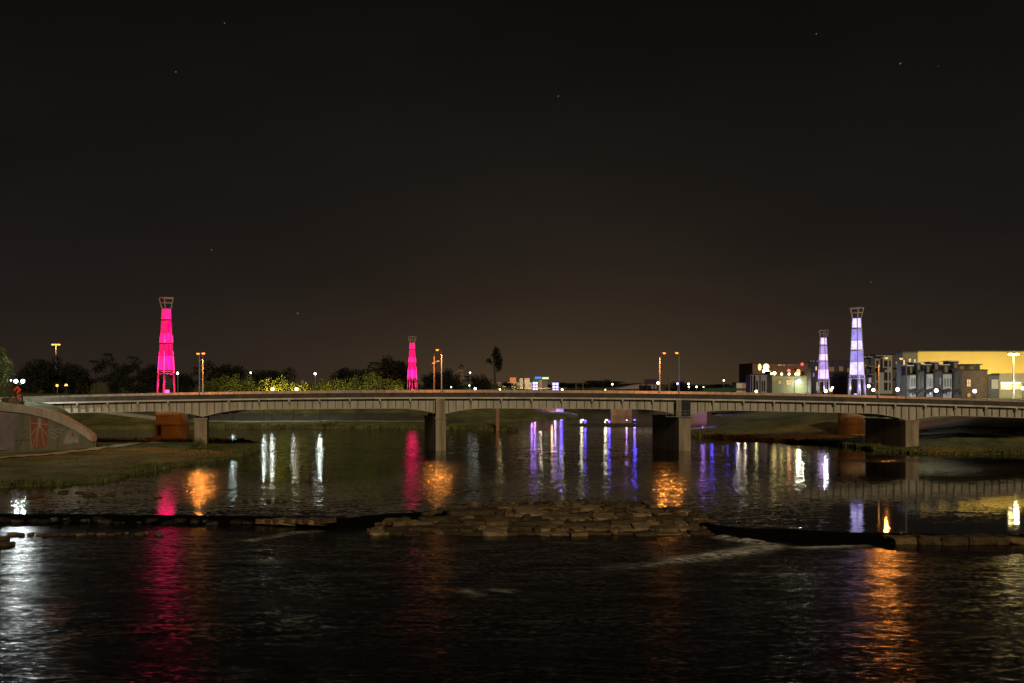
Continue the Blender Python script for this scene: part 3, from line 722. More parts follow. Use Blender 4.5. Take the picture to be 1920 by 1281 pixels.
def crown_blobs(seed, h, w, kind):
    r = random.Random(seed); bl = []
    if kind == 'round':
        for i in range(13):
            t = r.uniform(0, 2*math.pi); q = r.uniform(.15,.36)*w; z = h*r.uniform(.30,.84)
            s = (1.0-abs(z/h-.5)*.9)
            bl.append((q*math.cos(t)*s*1.25, q*math.sin(t)*s*1.25, z, w*r.uniform(.13,.25), w*r.uniform(.13,.25), h*r.uniform(.09,.17)))
        for i in range(5): bl.append((r.uniform(-.4,.4)*w, r.uniform(-.3,.3)*w, h*r.uniform(.08,.28), w*r.uniform(.2,.3), w*.25, h*r.uniform(.12,.18)))
        bl.append((0,0,h*.5,w*.36,w*.36,h*.3))
    elif kind == 'bush':
        for i in range(12):
            t = r.uniform(0, 2*math.pi); q = r.uniform(.1,.42)*w
            bl.append((q*math.cos(t), q*math.sin(t), h*r.uniform(.14,.75)*(1-q/w*.6), w*r.uniform(.14,.22), w*r.uniform(.14,.22), h*r.uniform(.12,.2)))
        bl.append((0,0,h*.35,w*.4,w*.4,h*.33))
    else:
        for i in range(9):
            z = h*r.uniform(.3,.95); bl.append((r.uniform(-.25,.25)*w, r.uniform(-.25,.25)*w, z, w*r.uniform(.12,.25), w*r.uniform(.12,.25), h*r.uniform(.06,.12)))
    return bl
def tree_proto(seed, kind, leafm, n=1500, size=.30, h=12.0, w=11.0, blobs=None, trunk=None):
    root = bpy.data.objects.new('tree', None); link(root)
    bl = blobs or crown_blobs(seed, h, w, kind)
    v, f = leaves(bl, n, size, seed)
    me = bpy.data.meshes.new('crown'); me.from_pydata(v.tolist(), [], f.tolist()); me.materials.append(leafm)
    c = link(bpy.data.objects.new('crown', me)); c.parent = root
    b = MB(); b.tube(trunk or [(0,0,-.4),(.1,0,h*.2),(0,.1,h*.45),(.1,.05,h*.75)], [.32,.24,.18,.06] if not trunk else [.3]*(len(trunk)-1)+[.08], 7)
    for q in bl[:7]: b.tube([(0,.05,h*.28),(q[0]*.5,q[1]*.5,(h*.28+q[2])*.52),(q[0],q[1],q[2])], [.13,.09,.03], 5)
    o = b.build('trunk', BARK, None); o.parent = root
    return root
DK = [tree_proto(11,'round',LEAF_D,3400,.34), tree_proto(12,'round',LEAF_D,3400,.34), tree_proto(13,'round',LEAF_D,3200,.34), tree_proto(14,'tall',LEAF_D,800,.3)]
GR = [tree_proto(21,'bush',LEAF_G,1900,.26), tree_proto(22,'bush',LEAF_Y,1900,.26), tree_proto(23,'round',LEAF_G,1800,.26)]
PROTO = {o: children(o) for o in DK+GR}; USED = set()
def plant(name, proto, px, ytop, D, wpx, label, group, z0=None, rz=None):
    x = PX(px, D); z0 = lz(x, D)-.1 if z0 is None else z0
    hh = (PZ(ytop, D)-z0)/11.4; ww = wpx*D/F/10.5
    if proto in USED: r = copy_tree(proto, PROTO[proto])
    else: USED.add(proto); r = proto
    r.name = name; r.location = (x, D, z0); r.scale = (ww, ww, hh); r.rotation_euler = (0,0, rr.uniform(0,6) if rz is None else rz)
    return tag(r, label, 'tree', group)
dark = [(42,690,330,40),(70,662,300,62),(92,668,315,50),(118,676,330,54),(148,674,290,56),(180,678,335,50),(200,665,300,46),(226,678,330,48),(250,671,310,44),(272,684,300,50),(292,682,360,40),(345,692,350,50),(372,690,380,46),
        (408,678,330,60),(440,684,340,56),(486,686,330,62),(526,690,345,60),(640,688,335,60),(668,683,330,62),(706,681,325,60),(738,668,392,72),(752,676,400,54),(815,690,310,44),(832,692,330,48),(850,700,300,44),(905,692,300,44),(880,706,330,50),(955,716,420,50)]
DL = ['dark tree with ragged crown at left, against the night sky', 'broad dark tree in the row behind the left levee', 'tall dark tree rising behind the smaller trees of the left levee']
where = ['behind the twin globe lamp', 'below the orange mast light', 'left of the tall pink tower', 'between the pink tower and the left bridge lamps', 'behind the floodlit shrubs', 'beside the small pink tower', 'right of the middle pier lamps']
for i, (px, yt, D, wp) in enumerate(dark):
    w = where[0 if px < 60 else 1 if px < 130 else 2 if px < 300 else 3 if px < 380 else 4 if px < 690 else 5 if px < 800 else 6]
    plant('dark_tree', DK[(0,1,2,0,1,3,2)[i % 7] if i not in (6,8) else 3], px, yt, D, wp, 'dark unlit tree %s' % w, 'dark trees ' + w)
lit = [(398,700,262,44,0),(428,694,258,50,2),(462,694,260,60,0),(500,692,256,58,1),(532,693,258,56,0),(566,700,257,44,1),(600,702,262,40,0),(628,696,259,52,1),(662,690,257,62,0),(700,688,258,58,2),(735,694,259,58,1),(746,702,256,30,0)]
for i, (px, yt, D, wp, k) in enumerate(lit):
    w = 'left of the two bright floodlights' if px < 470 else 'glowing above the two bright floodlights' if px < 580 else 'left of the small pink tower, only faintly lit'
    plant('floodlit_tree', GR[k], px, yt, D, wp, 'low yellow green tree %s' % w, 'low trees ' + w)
for i, (px, yt, D, wp) in enumerate([(1058,717,800,46),(1088,716,760,52),(1120,712,820,60),(1150,714,850,52),(1190,717,900,50),(1215,718,700,50),(1268,713,640,60),(1300,718,720,56),(1345,720,760,60),(1385,720,700,50),(1020,720,780,44)]):
    plant('distant_tree', DK[i % 3], px, yt, D, wp, 'far dark tree on the low skyline behind the middle of the bridge', 'trees on the far skyline')
# the tall two-lobed tree
kb = [(0,0,8.2,1.25,1.2,1.9),(.35,0,6.2,1.2,1.1,1.7),(-.1,0,9.6,.8,.8,1.0),(1.1,.1,5.6,.7,.7,1.1),(-2.2,0,6.6,.75,.7,.75),(-1.6,0,6.0,.5,.5,.5),(.6,0,4.4,.8,.8,1.3),(1.3,0,6.8,.5,.6,.7)]
kt = tree_proto(41,'x',LEAF_D,1100,.3, 11, 6, blobs=kb, trunk=[(-.4,0,-3),(-.5,0,1.5),(-.6,0,3.8),(-.2,0,6.4)])
D = 300; kt.location = (PX(931,D), D, PZ(652,D)-10.4*1.02); kt.scale = (1.05,1.05,1.02); kt.name = 'lopsided_tree'
tag(kt, 'tall lopsided dark tree with a side tuft right of the church cupola', 'tree')
# tree beside the globe lamps at the left edge
nb = [(-1,0,4.6,2.2,2,1.4),(.6,-.3,3.2,1.5,1.5,1.1),(-1.2,-.5,2.6,2.2,1.6,1.1),(.4,-.4,1.6,1.3,1.3,.8),(-.3,.2,5.8,1.2,1.2,.9),(1.3,-.2,4.2,.8,.9,.7),(-2,-.3,1.3,1.8,1.4,.8),(1.7,-.2,2.9,.6,.7,.6)]
nt_ = tree_proto(42,'x',LEAF_N,5200,.13, 6, 5, blobs=nb, trunk=[(-.6,0,-2.4),(-.6,0,0),(-.5,0,1.5),(-.4,0,4)])
D = 150; nt_.location = (PX(1,D), D, PZ(736,D)+.1); nt_.name = 'roadside_tree'; tag(nt_, 'leafy green tree lit by the twin globe lamp at the left edge', 'tree')
# shaggy grass along the banks
def tufts():
    r = np.random.default_rng(5); X = r.uniform(-100,-38,60000); Y = r.uniform(96,186,60000)
    X2 = r.uniform(34,105,60000); Y2 = r.uniform(142,215,60000); X3 = r.uniform(-75,2,9000); Y3 = r.uniform(222,243,9000)
    X = np.concatenate([X,X2,X3]); Y = np.concatenate([Y,Y2,Y3])
    d = shore_dist(X, Y); keep = (d > 0) & ((r.random(len(X)) < np.exp(-d/2.2)) | (r.random(len(X)) < .035)) & (d < 24)
    X, Y, d = X[keep], Y[keep], d[keep]; Z = land_z(X, Y); vs = []; fs = []; CL = .6*vnoise(X*.22, Y*.22, 61)+.4*vnoise(X*.7, Y*.7, 63)
    for x, y, z, dd, cl in zip(X, Y, Z, d, CL):
        h = (.16 + .6*math.exp(-dd/1.5))*r.uniform(.5,1.2)*(.25+1.5*cl**1.5); w = h*.6
        for k in range(2):
            a = r.uniform(0,3.14); lx, ly = r.uniform(-.3,.3)*h, r.uniform(-.3,.3)*h; b0 = len(vs); ca, sa = w*math.cos(a), w*math.sin(a)*.6
            vs += [(x-ca,y-sa,z-.05),(x+ca,y+sa,z-.05),(x+ca*.4+lx,y+sa*.4+ly,z+h),(x-ca*.5+lx,y-sa*.5+ly,z+h*.8)]; fs.append((b0,b0+1,b0+2,b0+3))
    me = bpy.data.meshes.new('grass'); me.from_pydata(vs, [], fs); me.materials.append(mat('rough bank grass', (.085,.085,.024), .95, .6, .5))
    tag(link(bpy.data.objects.new('grass', me)), 'rough grass and weeds along the river banks', 'grass', kind='stuff')
tufts()
# shrub at the foot of the left pier
v, f = leaves([(0,0,.9,1.1,.8,.9),(1.6,0,.5,1.2,.8,.5),(3.2,.2,.35,1.2,.7,.35),(-.7,0,.5,.8,.6,.5)], 1500, .1, 77)
me = bpy.data.meshes.new('shrub'); me.from_pydata(v.tolist(), [], f.tolist()); me.materials.append(LEAF_G)
o = link(bpy.data.objects.new('shrub', me)); o.location = (PX(372,153), 153, lz(PX(372,153),153)); tag(o, 'straggly shrub at the foot of the left pier', 'shrub')

# ------------------------------------------------------------------ floodlights and lamps behind the left bank
YG = (1, .78, .16)
for i, (px, w, lb) in enumerate(((432,260,'dim ground floodlight under the leftmost lit trees'),(511,1000,'bright ground floodlight, left of the bright pair under the trees'),(556,1000,'bright ground floodlight, right of the bright pair under the trees'),(617,300,'small ground floodlight under the trees right of the bright pair'),(682,280,'small ground floodlight midway between bright pair and pink tower'),(744,240,'small ground floodlight beside the small pink tower'))):
    D = 250.5; x = PX(px, D); z0 = 7.5
    t = thing('ground_floodlight', lb, 'floodlight', (x, D, z0), 'ground floodlights before the lit trees')
    MB().box(x-.12,x+.12,D-.12,D+.12,z0-1.5,z0+.9).build('stand', DARKM, t)
    hd = MB().box(x-.4,x+.4,D-.2,D+.15,z0+.9,z0+1.35).build('housing', DARKM, t)
    MB().box(x-.36,x+.36,D-.14,D+.12,z0+1.352,max(z0+1.4, PZ(727.5 if w > 500 else 734,D))).build('lens', emit('floodlight lens', (1,.85,.4), 6 if w > 500 else .5), hd)
    spot('bulb', (x, D+.6, z0+1.6), YG, w*(4.2 if w > 500 else 4.2), (0, 1, .45), 150, .6, .2, t)
WL2 = emit('cool white lamp', (.85,1,.9), 75)
for i, (px, w) in enumerate(((437,.9),(495,1),(510,1),(550,.6),(600,1.3))):
    D = 244.5; x = PX(px, D); z0 = lz(x, D); z = 6.2
    t = thing('walkway_lamp', ['first','second','third','fourth','fifth'][i] + ' white walkway lamp from the left on the far levee, under the deck', 'street lamp', (x,D,z0), 'walkway lamps on the far left levee')
    MB().tube([(x,D,z0-.2),(x,D,z)], .07, 6).build('pole', DARKM, t)
    MB().ball((x,D,z+.2), .27*w).build('globe', WL2, t, True)
def mast(label, px, py, D, col, strength, heads, name='mast_light', watts=0, z0=7.5, pw=.16, pm=None):
    x = PX(px, D); z = PZ(py, D); t = thing(name, label, 'street lamp', (x, D, z0))
    MB().tube([(x,D,z0),(x,D,z)], [pw*1.4, pw], 8).build('pole', pm or POLE, t)
    b = MB().bar((x+heads[0],D,z),(x+heads[-1],D,z),.12); b.build('arm', POLE, t)
    em = emit('mast lens', col, strength)
    for h in heads:
        hd = MB().box(x+h-.55,x+h+.55,D-.3,D+.3,z+.1,z+.3).build('lamp_head', DARKM, t)
        MB().ball((x+h,D-.1,z-.06), .5, 10, 6, sq=(1,.8,.5)).build('lens', em, hd, True)
    if watts: lamp('bulb', (x, D-1.2, z-.9), col, watts, .4, t)
mast('tall orange mast light glowing above the dark trees at left', 105, 646, 330, (1,.30,.045), 4.5, [-1.0,0,1.0], watts=900)
mast('double headed white lamp in front of the long yellow wall', 1900, 664, 203, (1,.80,.36), 20, [-.62,.62], watts=700, pm=mat('lamplit pole', (.55,.5,.36), .5, .1))  # pole coloured cream to imitate yellow lamplight on it

# ------------------------------------------------------------------ buildings
def bld(name, label, cat, px0, px1, ytop, D, depth, m, wins=(), roof=None, z0=7.0, trim=None):
    x0, x1 = PX(px0,D), PX(px1,D); zt = PZ(ytop,D)
    t = thing(name, label, cat, ((x0+x1)/2, D, z0))
    MB().box(x0,x1,D,D+depth,z0,zt).build('wall', m, t)
    rm = roof or DARKM
    MB().box(x0-.08,x1+.08,D-.08,D+depth+.08,zt,zt+.25).build('roof', rm, t)
    for wn in wins: window(t, D, *wn, trim=trim)
    return t
WARM = emit('warm window', (1,.52,.16), .62); WARM2 = emit('amber window', (1,.62,.22), 1.1); PALE = emit('pale window', (1,.84,.48), .5); DIM = emit('dim window', (.9,.55,.2), .16)
VIO = emit('violet white window', (.8,.72,1), 2.2); COOL = emit('cool window', (.75,.75,1), .35)
FR = mat('window frame', (.12,.11,.10), .6, 0)
FRW = mat('white window frame', (.5,.48,.45), .6, 0)
def window(t, D, a, b_, c, d, m=None, nx=1, ny=1, trim=None, y=None):
    m = m or GLASS_D; yy = D if y is None else y
    x0,x1,z1,z0 = PX(a,D),PX(b_,D),PZ(c,D),PZ(d,D); f = .09; g = MB()
    g.box(x0,x1,yy-.10,yy-.004,z0,z0+f); g.box(x0,x1,yy-.10,yy-.004,z1-f,z1)
    g.box(x0,x0+f,yy-.10,yy-.004,z0+f,z1-f); g.box(x1-f,x1,yy-.10,yy-.004,z0+f,z1-f)
    for i in range(1,nx): xx = x0+(x1-x0)*i/nx; g.box(xx-.05,xx+.05,yy-.10,yy-.05,z0+f,z1-f)
    for i in range(1,ny): zz = z0+(z1-z0)*i/ny; g.box(x0+f,x1-f,yy-.098,yy-.05,zz-.05,zz+.05)
    w = g.build('window', trim or FR, t)
    MB().box(x0+f,x1-f,yy-.045,yy-.006,z0+f,z1-f).build('pane', m, w)
BRK_D = mat('dark brick', (.055,.042,.035), .9, .3, 1.5); BRK_P = mat('pink concrete', (.21,.13,.105), .9, .2, .4); WHT = mat('white cladding', (.42,.41,.40), .8, .15, .5)
GRN = mat('grey green render', (.22,.23,.14), .9, .12, .4); SLATE = mat('slate cladding', (.045,.042,.045), .8, .2, 1); YEL = mat('yellow cream cladding', (.52,.39,.125), .9, .08, .15)
GARG = mat('garage concrete', (.40,.35,.22), .9, .2, .6); BRN = mat('brown brick', (.13,.09,.055), .9, .25, 1.5); GREY = mat('grey cladding', (.10,.095,.095), .8, .2, .6)
# big pinkish block with the lit shop sign
T = bld('parking_block', 'broad pinkish concrete block behind the green grey house', 'building', 1411, 1524, 682, 420, 25, BRK_P, [(1458,1466,683.5,686,WARM),(1468,1472,683.5,686,WARM),(1475,1489,683.5,686,DIM)])
D = 419; x = PX(1436,D)
t = thing('roof_sign', 'glowing yellow and white sign on poles left of the green grey house', 'sign', (x, 400, 7))
YW = emit('yellow sign face', (1,.72,.2), 5); WW = emit('white sign face', (.85,.95,1), 5)
D = 400
b = MB(); b.tube([(PX(1436,D),D+.3,7),(PX(1436,D),D+.3,PZ(690,D))], .25, 6); b.tube([(PX(1425,D),D+.3,7),(PX(1425,D),D+.3,PZ(690,D))], .2, 6); b.build('post', DARKM, t)
MB().ball((PX(1436.5,D),D,PZ(688,D)), 1.25, 16, 10, sq=(.95,.3,.95)).build('round_sign', YW, t, True)
b = MB(); b.box(PX(1429.5,D),PX(1441,D),D-.5,D-.1,PZ(699,D),PZ(693.5,D)); b.box(PX(1441.2,D),PX(1445,D),D-.5,D-.1,PZ(701,D),PZ(696,D)); b.build('sign_band', WW, t)
MB().ball((PX(1424.5,D),D,PZ(688.5,D)), 1.2, 12, 10, sq=(.55,.3,1.1)).build('side_sign', emit('amber sign face', (1,.68,.2), 3), t, True)
lamp('bulb', (PX(1433,D), D-3, PZ(696,D)), (1,.85,.6), 900, .4, t)
# striped apartment front
T = bld('striped_apartment_house', 'narrow pale apartment front with dark vertical window strips left of the green grey house', 'building', 1407, 1438, 703, 312, 6, mat('lilac grey cladding',(.33,.29,.32),.8,.15,.6))
for (a, b_) in ((1408,1410.5),(1412.5,1416.5),(1424,1426)): window(T, 312, a, b_, 704, 736, GLASS_D, trim=SLATE)
for (a, b_) in ((1418,1421),(1428,1430.5),(1432,1434.5)): window(T, 312, a, b_, 714, 734, GLASS_D, 1, 3, trim=SLATE)
T = bld('dark_link_house', 'dark narrow house between striped apartments and green grey house', 'building', 1438.5, 1447, 704, 316, 6, SLATE)
T = bld('green_grey_house', 'grey green rendered house with two amber windows and a bright floodlit corner', 'building', 1447.5, 1513, 705.5, 320, 14, GRN,
        [(1459,1465,713,721,WARM,1,1),(1474,1485,712.5,722,WARM2,2,2)], roof=mat('olive roof',(.09,.085,.05),.9,.2))
MB().box(PX(1489,320),PX(1490,320),319.9,319.99,7.0,PZ(709,320)).build('downpipe', DARKM, T)
MB().box(PX(1450,320),PX(1510,320),321,331,PZ(705,320),PZ(696,320)).build('attic', mat('olive attic',(.07,.065,.04),.9,.2), T)
RL = emit('roof edge lamp', (1,.72,.25), 9)
for i, (px, py, m_, r) in enumerate(((1446.5,701,RL,.35),(1452,700,RL,.55),(1465.5,701.5,RL,.38),(1479.5,701.5,RL,.36),(1492,701.5,RL,.36),(1497,701,RL,.5),(1479,695,emit('red lamp',(1,.04,.05),8),.45),(1497,696,emit('orange lamp',(1,.36,.12),2.2),.62))):
    D = 319.5; t = thing('roof_lamp', ['amber lamp at the left eave corner of the green grey house','large amber lamp near left end of the green grey house eave','amber lamp above the small amber window','amber lamp above the large amber window','small amber lamp beside the orange roof lamp','wide amber lamp under the orange roof lamp','red lamp on the attic of the green grey house','orange lamp on the attic of the green grey house'][i], 'lamp', (PX(px,D),D,PZ(py,D)), 'lamps on the green grey house')
    MB().tube([(PX(px,D),D+.9,PZ(py,D)),(PX(px,D),D,PZ(py,D))], .06, 5).build('bracket', DARKM, t)
    MB().ball((PX(px,D),D,PZ(py,D)), r, 10, 8).build('globe', m_, t, True)
D = 318; x = PX(1498,D); z = PZ(716,D)
t = thing('wall_flood', 'bright white wall floodlight on the right part of the green grey house', 'floodlight', (x, 320, z))
MB().box(x-.25,x+.25,D+.6,D+1.95,z+.4,z+.6).build('bracket', DARKM, t); MB().ball((x,D,z), .6, 12, 8, sq=(1,.5,1)).build('lens', emit('wall flood lens',(.95,1,.85),45), t, True)
lamp('bulb', (x+1, D-1, z-2.2), (1,1,.72), 800, .3, t); lamp('bulb', (x-1.5, D-3, z-3), (1,1,.7), 500, .3, t)
# dark apartment blocks behind the violet towers
T = bld('slate_apartment_block', 'slate dark apartment slab with white lit roof edge left of violet tower', 'building', 1521, 1537, 678, 314, 4, SLATE, [(1528.5,1532,687,695,WARM2),(1524,1527,699,707,COOL),(1530,1534,716,733,PALE)])
for (a, c) in ((1520,1524.5),(1529.5,1535)): MB().box(PX(a,314),PX(c,314),312.6,314.4,PZ(678.6,314),PZ(676.6,314)).build('canopy', WHT, T)
t_ = T
T = bld('brown_apartment_block', 'dark brown apartment block with dim amber windows between violet and lilac towers', 'building', 1550, 1596, 676, 316, 5, mat('dark plum cladding',(.05,.036,.034),.9,.2,.5),
        [(1554,1564,688,697,DIM,2,1),(1573,1581,687,696,DIM,2,1),(1554,1562,706,716,None,2,1),(1572,1582,705,716,None,2,1),(1588,1593,690,698,DIM)])
T = bld('balcony_apartment_block', 'grey apartment block with balconies just right of the lilac tower', 'building', 1616, 1641, 671, 298, 8, GREY, [(1620,1625,682,688,DIM),(1628,1633,674,684,None,1,2),(1620,1625,694,702,None),(1629,1634,690,702,None,1,2),(1628,1634,708,718,COOL,1,1),(1620,1625,712,722,None)])
for zz in (688,703,719): MB().box(PX(1626,298),PX(1636,298),296.6,297.9,PZ(zz,298),PZ(zz-.9,298)).build('balcony', WHT, T)
for (a, c) in ((1617,1623),(1626,1634)): MB().box(PX(a,298),PX(c,298),296.8,299,PZ(670.6,298),PZ(668.8,298)).build('canopy', WHT, T)
T = bld('white_apartment_block', 'white four storey apartment block behind the bright orange bridge lamp', 'building', 1641, 1673, 666, 302, 8, WHT,
        [(1650.5,1655,673,692,SLATE and None,2,2)], trim=SLATE)
for (a,b_) in ((1643,1648),(1657.5,1664),(1667,1670)):
    for (c,d) in ((676,688),(698,714),(717,732)): window(T, 302, a, b_, c, d, GLASS_D, 2 if b_-a > 4 else 1, 1, trim=FR)
MB().box(PX(1642,302),PX(1660,302),300.4,302-.12,PZ(694,302),PZ(690,302)).build('balcony', SLATE, T)
MB().box(PX(1641,302),PX(1655,302),301.4,302-.12,PZ(671,302),PZ(667.5,302)).build('cornice', mat('dark cornice',(.05,.03,.035),.8,.1), T)
T = bld('taupe_apartment_block', 'taupe apartment block with a row of amber top windows left of the long yellow wall', 'building', 1673.5, 1692, 665, 306, 8, mat('taupe cladding',(.13,.105,.075),.9,.2,.6),
        [(1679,1691,677.5,683,WARM,4,1),(1679,1690,698,709,None,3,1),(1679,1690,714,726,None,3,1)])
for zz in (690,711): MB().box(PX(1676,306),PX(1691,306),305.0,305.9,PZ(zz,306),PZ(zz-1,306)).build('ledge', GREY, T)
T = bld('grey_stair_block', 'grey stepped block with two bright amber windows against the end of the yellow wall', 'building', 1692.5, 1720.5, 661, 222, 3.5, GREY,
        [(1692.8,1697,674,685,WARM2),(1703,1708.5,672,682,WARM2,1,2),(1713,1717,673,683,WARM2),(1694,1698,700,710,None),(1694,1698,716,726,COOL)])
# long yellow wall
T = bld('yellow_hall', 'huge plain yellow lit hall wall stretching along the right skyline', 'building', 1721, 1990, 659.5, 226, 8, YEL, roof=mat('hall roof edge',(.05,.05,.03),.9,.1))
for px in (1734,1790,1850,1910,1965):
    D = 216; x = PX(px, D)
    t = thing('hall_floodlight', {1734:'ground floodlight at the left end of the yellow hall',1790:'ground floodlight behind the terrace houses, second along the yellow hall',1850:'ground floodlight behind brick house, third along the yellow hall',1910:'ground floodlight behind the lit garage, fourth along the yellow hall',1965:'ground floodlight at the right end of the yellow hall'}[px], 'floodlight', (x, D, 7.5), 'floodlights before the yellow hall')
    MB().tube([(x,D,7),(x,D,10.5)], .08, 6).build('pole', DARKM, t); MB().box(x-.4,x+.4,D-.2,D+.2,10.5,10.9).build('housing', DARKM, t)
    spot('bulb', (x, D+.8, 11.1), (1,.80,.34), 2700 if px > 1740 else 1800, (0,1,.1), 165, .4, .3, t)
# terrace houses
TER = [(1706,1717,704,'white',SLATE,WHT),(1717.5,1732,698,'dark',None,None),(1737,1749.5,702,'white',None,None),(1750,1766,697,'dark',None,None),(1768,1784.5,702,'white',None,None),(1785,1803,695,'dark',None,None)]
names = {1706:'white terrace house at the left end of the row',1717.5:'dark round cornered terrace house, first from the left',1737:'white terrace house with violet lit windows',1750:'dark terrace house behind the middle globe lamp',1768:'white terrace house with tall slot windows',1785:'dark round cornered terrace house beside the brown brick house'}
TCR = mat('terrace white render',(.32,.31,.31),.8,.15,.6); TDK = mat('terrace charcoal brick',(.06,.055,.055),.8,.25,1.2)
for (a, c, yt, kd, _, _) in TER:
    D = 201 + (a-1706)*.07; wm = TCR if kd == 'white' else TDK
    T = bld('terrace_house', names[a], 'house', a, c, yt, D, 4.5, wm)
    w = c-a
    if kd == 'white':
        for k in range(3 if w > 12 else 2):
            q = a + w*(k+.55)/(3.2 if w > 12 else 2.2)
            window(T, D, q, q+2.0, 710, 725, VIO if a == 1737 and k != 1 else GLASS_D, 1, 2, trim=FR)
        window(T, D, a+w*.4, a+w*.75, 731, 742, COOL if a != 1737 else VIO, 2, 1)
    else:
        n = 12; xa, xb = PX(a,D), PX(a+w*.62,D); r = (xb-xa)/2; xc = (xa+xb)/2
        MB().prism([(xc-r*math.cos(math.pi*i/n), D-.004-r*.7*math.sin(math.pi*i/n)) for i in range(n+1)], 7, PZ(yt+1,D)).build('bay', TDK, T, fix=True)
        window(T, D, a+w*.68, a+w*.9, 708, 722, GLASS_D if a != 1750 else COOL, 1, 2)
        window(T, D, a+w*.66, a+w*.95, 729, 742, GLASS_D, 1, 1)
    # sloping entrance canopy and penthouse set back
    xm = PX(a+w*.25,D); b = MB(); zc = PZ(730,D)
    b.add([(xm-.9,D-1.3,zc-.75),(xm+.9,D-1.3,zc-.35),(xm+.9,D-.1,zc+.25),(xm-.9,D-.1,zc-.15),(xm-.9,D-1.3,zc-.83),(xm+.9,D-1.3,zc-.43),(xm+.9,D-.1,zc+.17),(xm-.9,D-.1,zc-.23)], [(0,1,2,3),(7,6,5,4),(0,4,5,1),(1,5,6,2),(2,6,7,3),(3,7,4,0)])
    b.build('entrance_canopy', SLATE, T)
    pen = MB().box(PX(a,D),PX(c,D),D+1.5,D+4.3,PZ(yt,D)+.25,PZ(yt,D)+1.9).build('penthouse', SLATE, T)
    MB().box(PX(a,D)-.2,PX(c,D)+.2,D+1.2,D+4.5,PZ(yt,D)+1.902,PZ(yt,D)+2.1).build('penthouse_roof', WHT, pen)
    for k in range(2): MB().box(PX(a+w*(.12+.45*k),D),PX(a+w*(.42+.45*k),D),D+1.43,D+1.49,PZ(yt,D)+.5,PZ(yt,D)+1.7).build('penthouse_window', DIM if k else GLASS_D, pen)
T = bld('brown_brick_house', 'brown brick end house with one amber window beside terrace houses', 'house', 1803.5, 1851.5, 695, 208.5, 6, BRN, [(1812,1820.5,711,725.5,WARM2,2,2),(1813,1820,737,745,WARM,1,1)])
pt = MB().box(PX(1806,208.5),PX(1846,208.5),210.5,214,PZ(695,208.5)+.25,PZ(684,208.5)).build('penthouse', mat('olive penthouse',(.16,.145,.07),.8,.2), T)
for k in range(4): MB().box(PX(1808+9.4*k,208.5),PX(1815+9.4*k,208.5),210.43,210.49,PZ(693.5,208.5),PZ(686,208.5)).build('penthouse_window', mat('green tinted glass',(.05,.07,.05),.2,0) if k % 2 else DIM, pt)
MB().box(PX(1804,208.5),PX(1848,208.5),209.9,214.3,PZ(684,208.5)+.002,PZ(682.3,208.5)).build('penthouse_roof', SLATE, pt)
T = bld('dark_link_block', 'dark low block with a large bright window left of the lit garage', 'building', 1852, 1873, 704, 210.5, 4, GREY, [(1858,1872.5,711,730,PALE,1,1)])
# lit garage at the right edge
T = thing('open_garage', 'pale lit concrete garage with open deck cut by the right edge', 'building', (PX(1900,212),212,7))
D = 212; xa, xb = PX(1873.5,D), PX(1990,D)
b = MB(); b.box(xa,xb,D,D+.5,PZ(716.5,D),PZ(703,D)); b.box(xa,xb,D,D+.5,6.5,PZ(731,D)); b.box(xa,PX(1877,D),D,D+.5,PZ(731,D),PZ(716.5,D)); b.box(xa,xa+.4,D+.5,D+3.6,6.5,PZ(703,D))
b.build('wall', GARG, T)
MB().box(xa+.4,xb,D+.5,D+3.6,PZ(731.2,D),PZ(730,D)).build('deck', GARG, T); MB().box(xa,xb,D+.02,D+3.6,PZ(703,D)+.002,PZ(703,D)+.35).build('roof', GARG, T); MB().box(xa+.4,xb,D+3.2,D+3.6,6.5,PZ(703,D)).build('back_wall', GARG, T)
b = MB(); b.add([(PX(1899,D),D+8,PZ(731,D)),(PX(1915,D),D+8,PZ(719,D)),(PX(1930,D),D+8,PZ(719,D)),(PX(1930,D),D+8,PZ(731,D)),(PX(1899,D),D+2.9,PZ(731,D)),(PX(1915,D),D+2.9,PZ(719,D)),(PX(1930,D),D+2.9,PZ(719,D)),(PX(1930,D),D+2.9,PZ(731,D))], [(0,3,2,1),(4,5,6,7),(0,1,5,4),(1,2,6,5),(2,3,7,6),(3,0,4,7)]); b.build('ramp', GARG, T)
GL = emit('garage lamp', (1,.88,.5), 8)
for k, px in enumerate((1882,1892,1903,1914)):
    l = MB().box(PX(px,D)-.6,PX(px,D)+.6,D+1.2,D+1.5,PZ(718.5,D)-.1,PZ(718.5,D)+.1).build('ceiling_lamp', GL, T); lamp('bulb', (PX(px,D),D+1.8,PZ(718.5,D)-.5), (1,.84,.42), 260, .2, T)
lamp('bulb', (PX(1905,D), D-9, 9.5), (1,.84,.42), 1500, .3, T)
# parked car at the garage
# globe lamps along the street
for (px, py, D, lb) in ((1548.5,733.5,236,'white globe lamp at the foot of the violet tower'),(1637.5,731.5,230,'white globe lamp left of the bright orange bridge lamp'),(1683,730.5,203,'white globe lamp in front of the taupe apartments'),(1755.5,732.5,203,'white globe lamp in front of the middle terrace houses'),(1827.5,733.5,203,'white globe lamp in front of the brown brick house'),(1918,728,206,'white globe lamp at the right edge before the garage')):
    globe_lamp(lb, px, py, D-5, [0], 700, 7.3, .36)
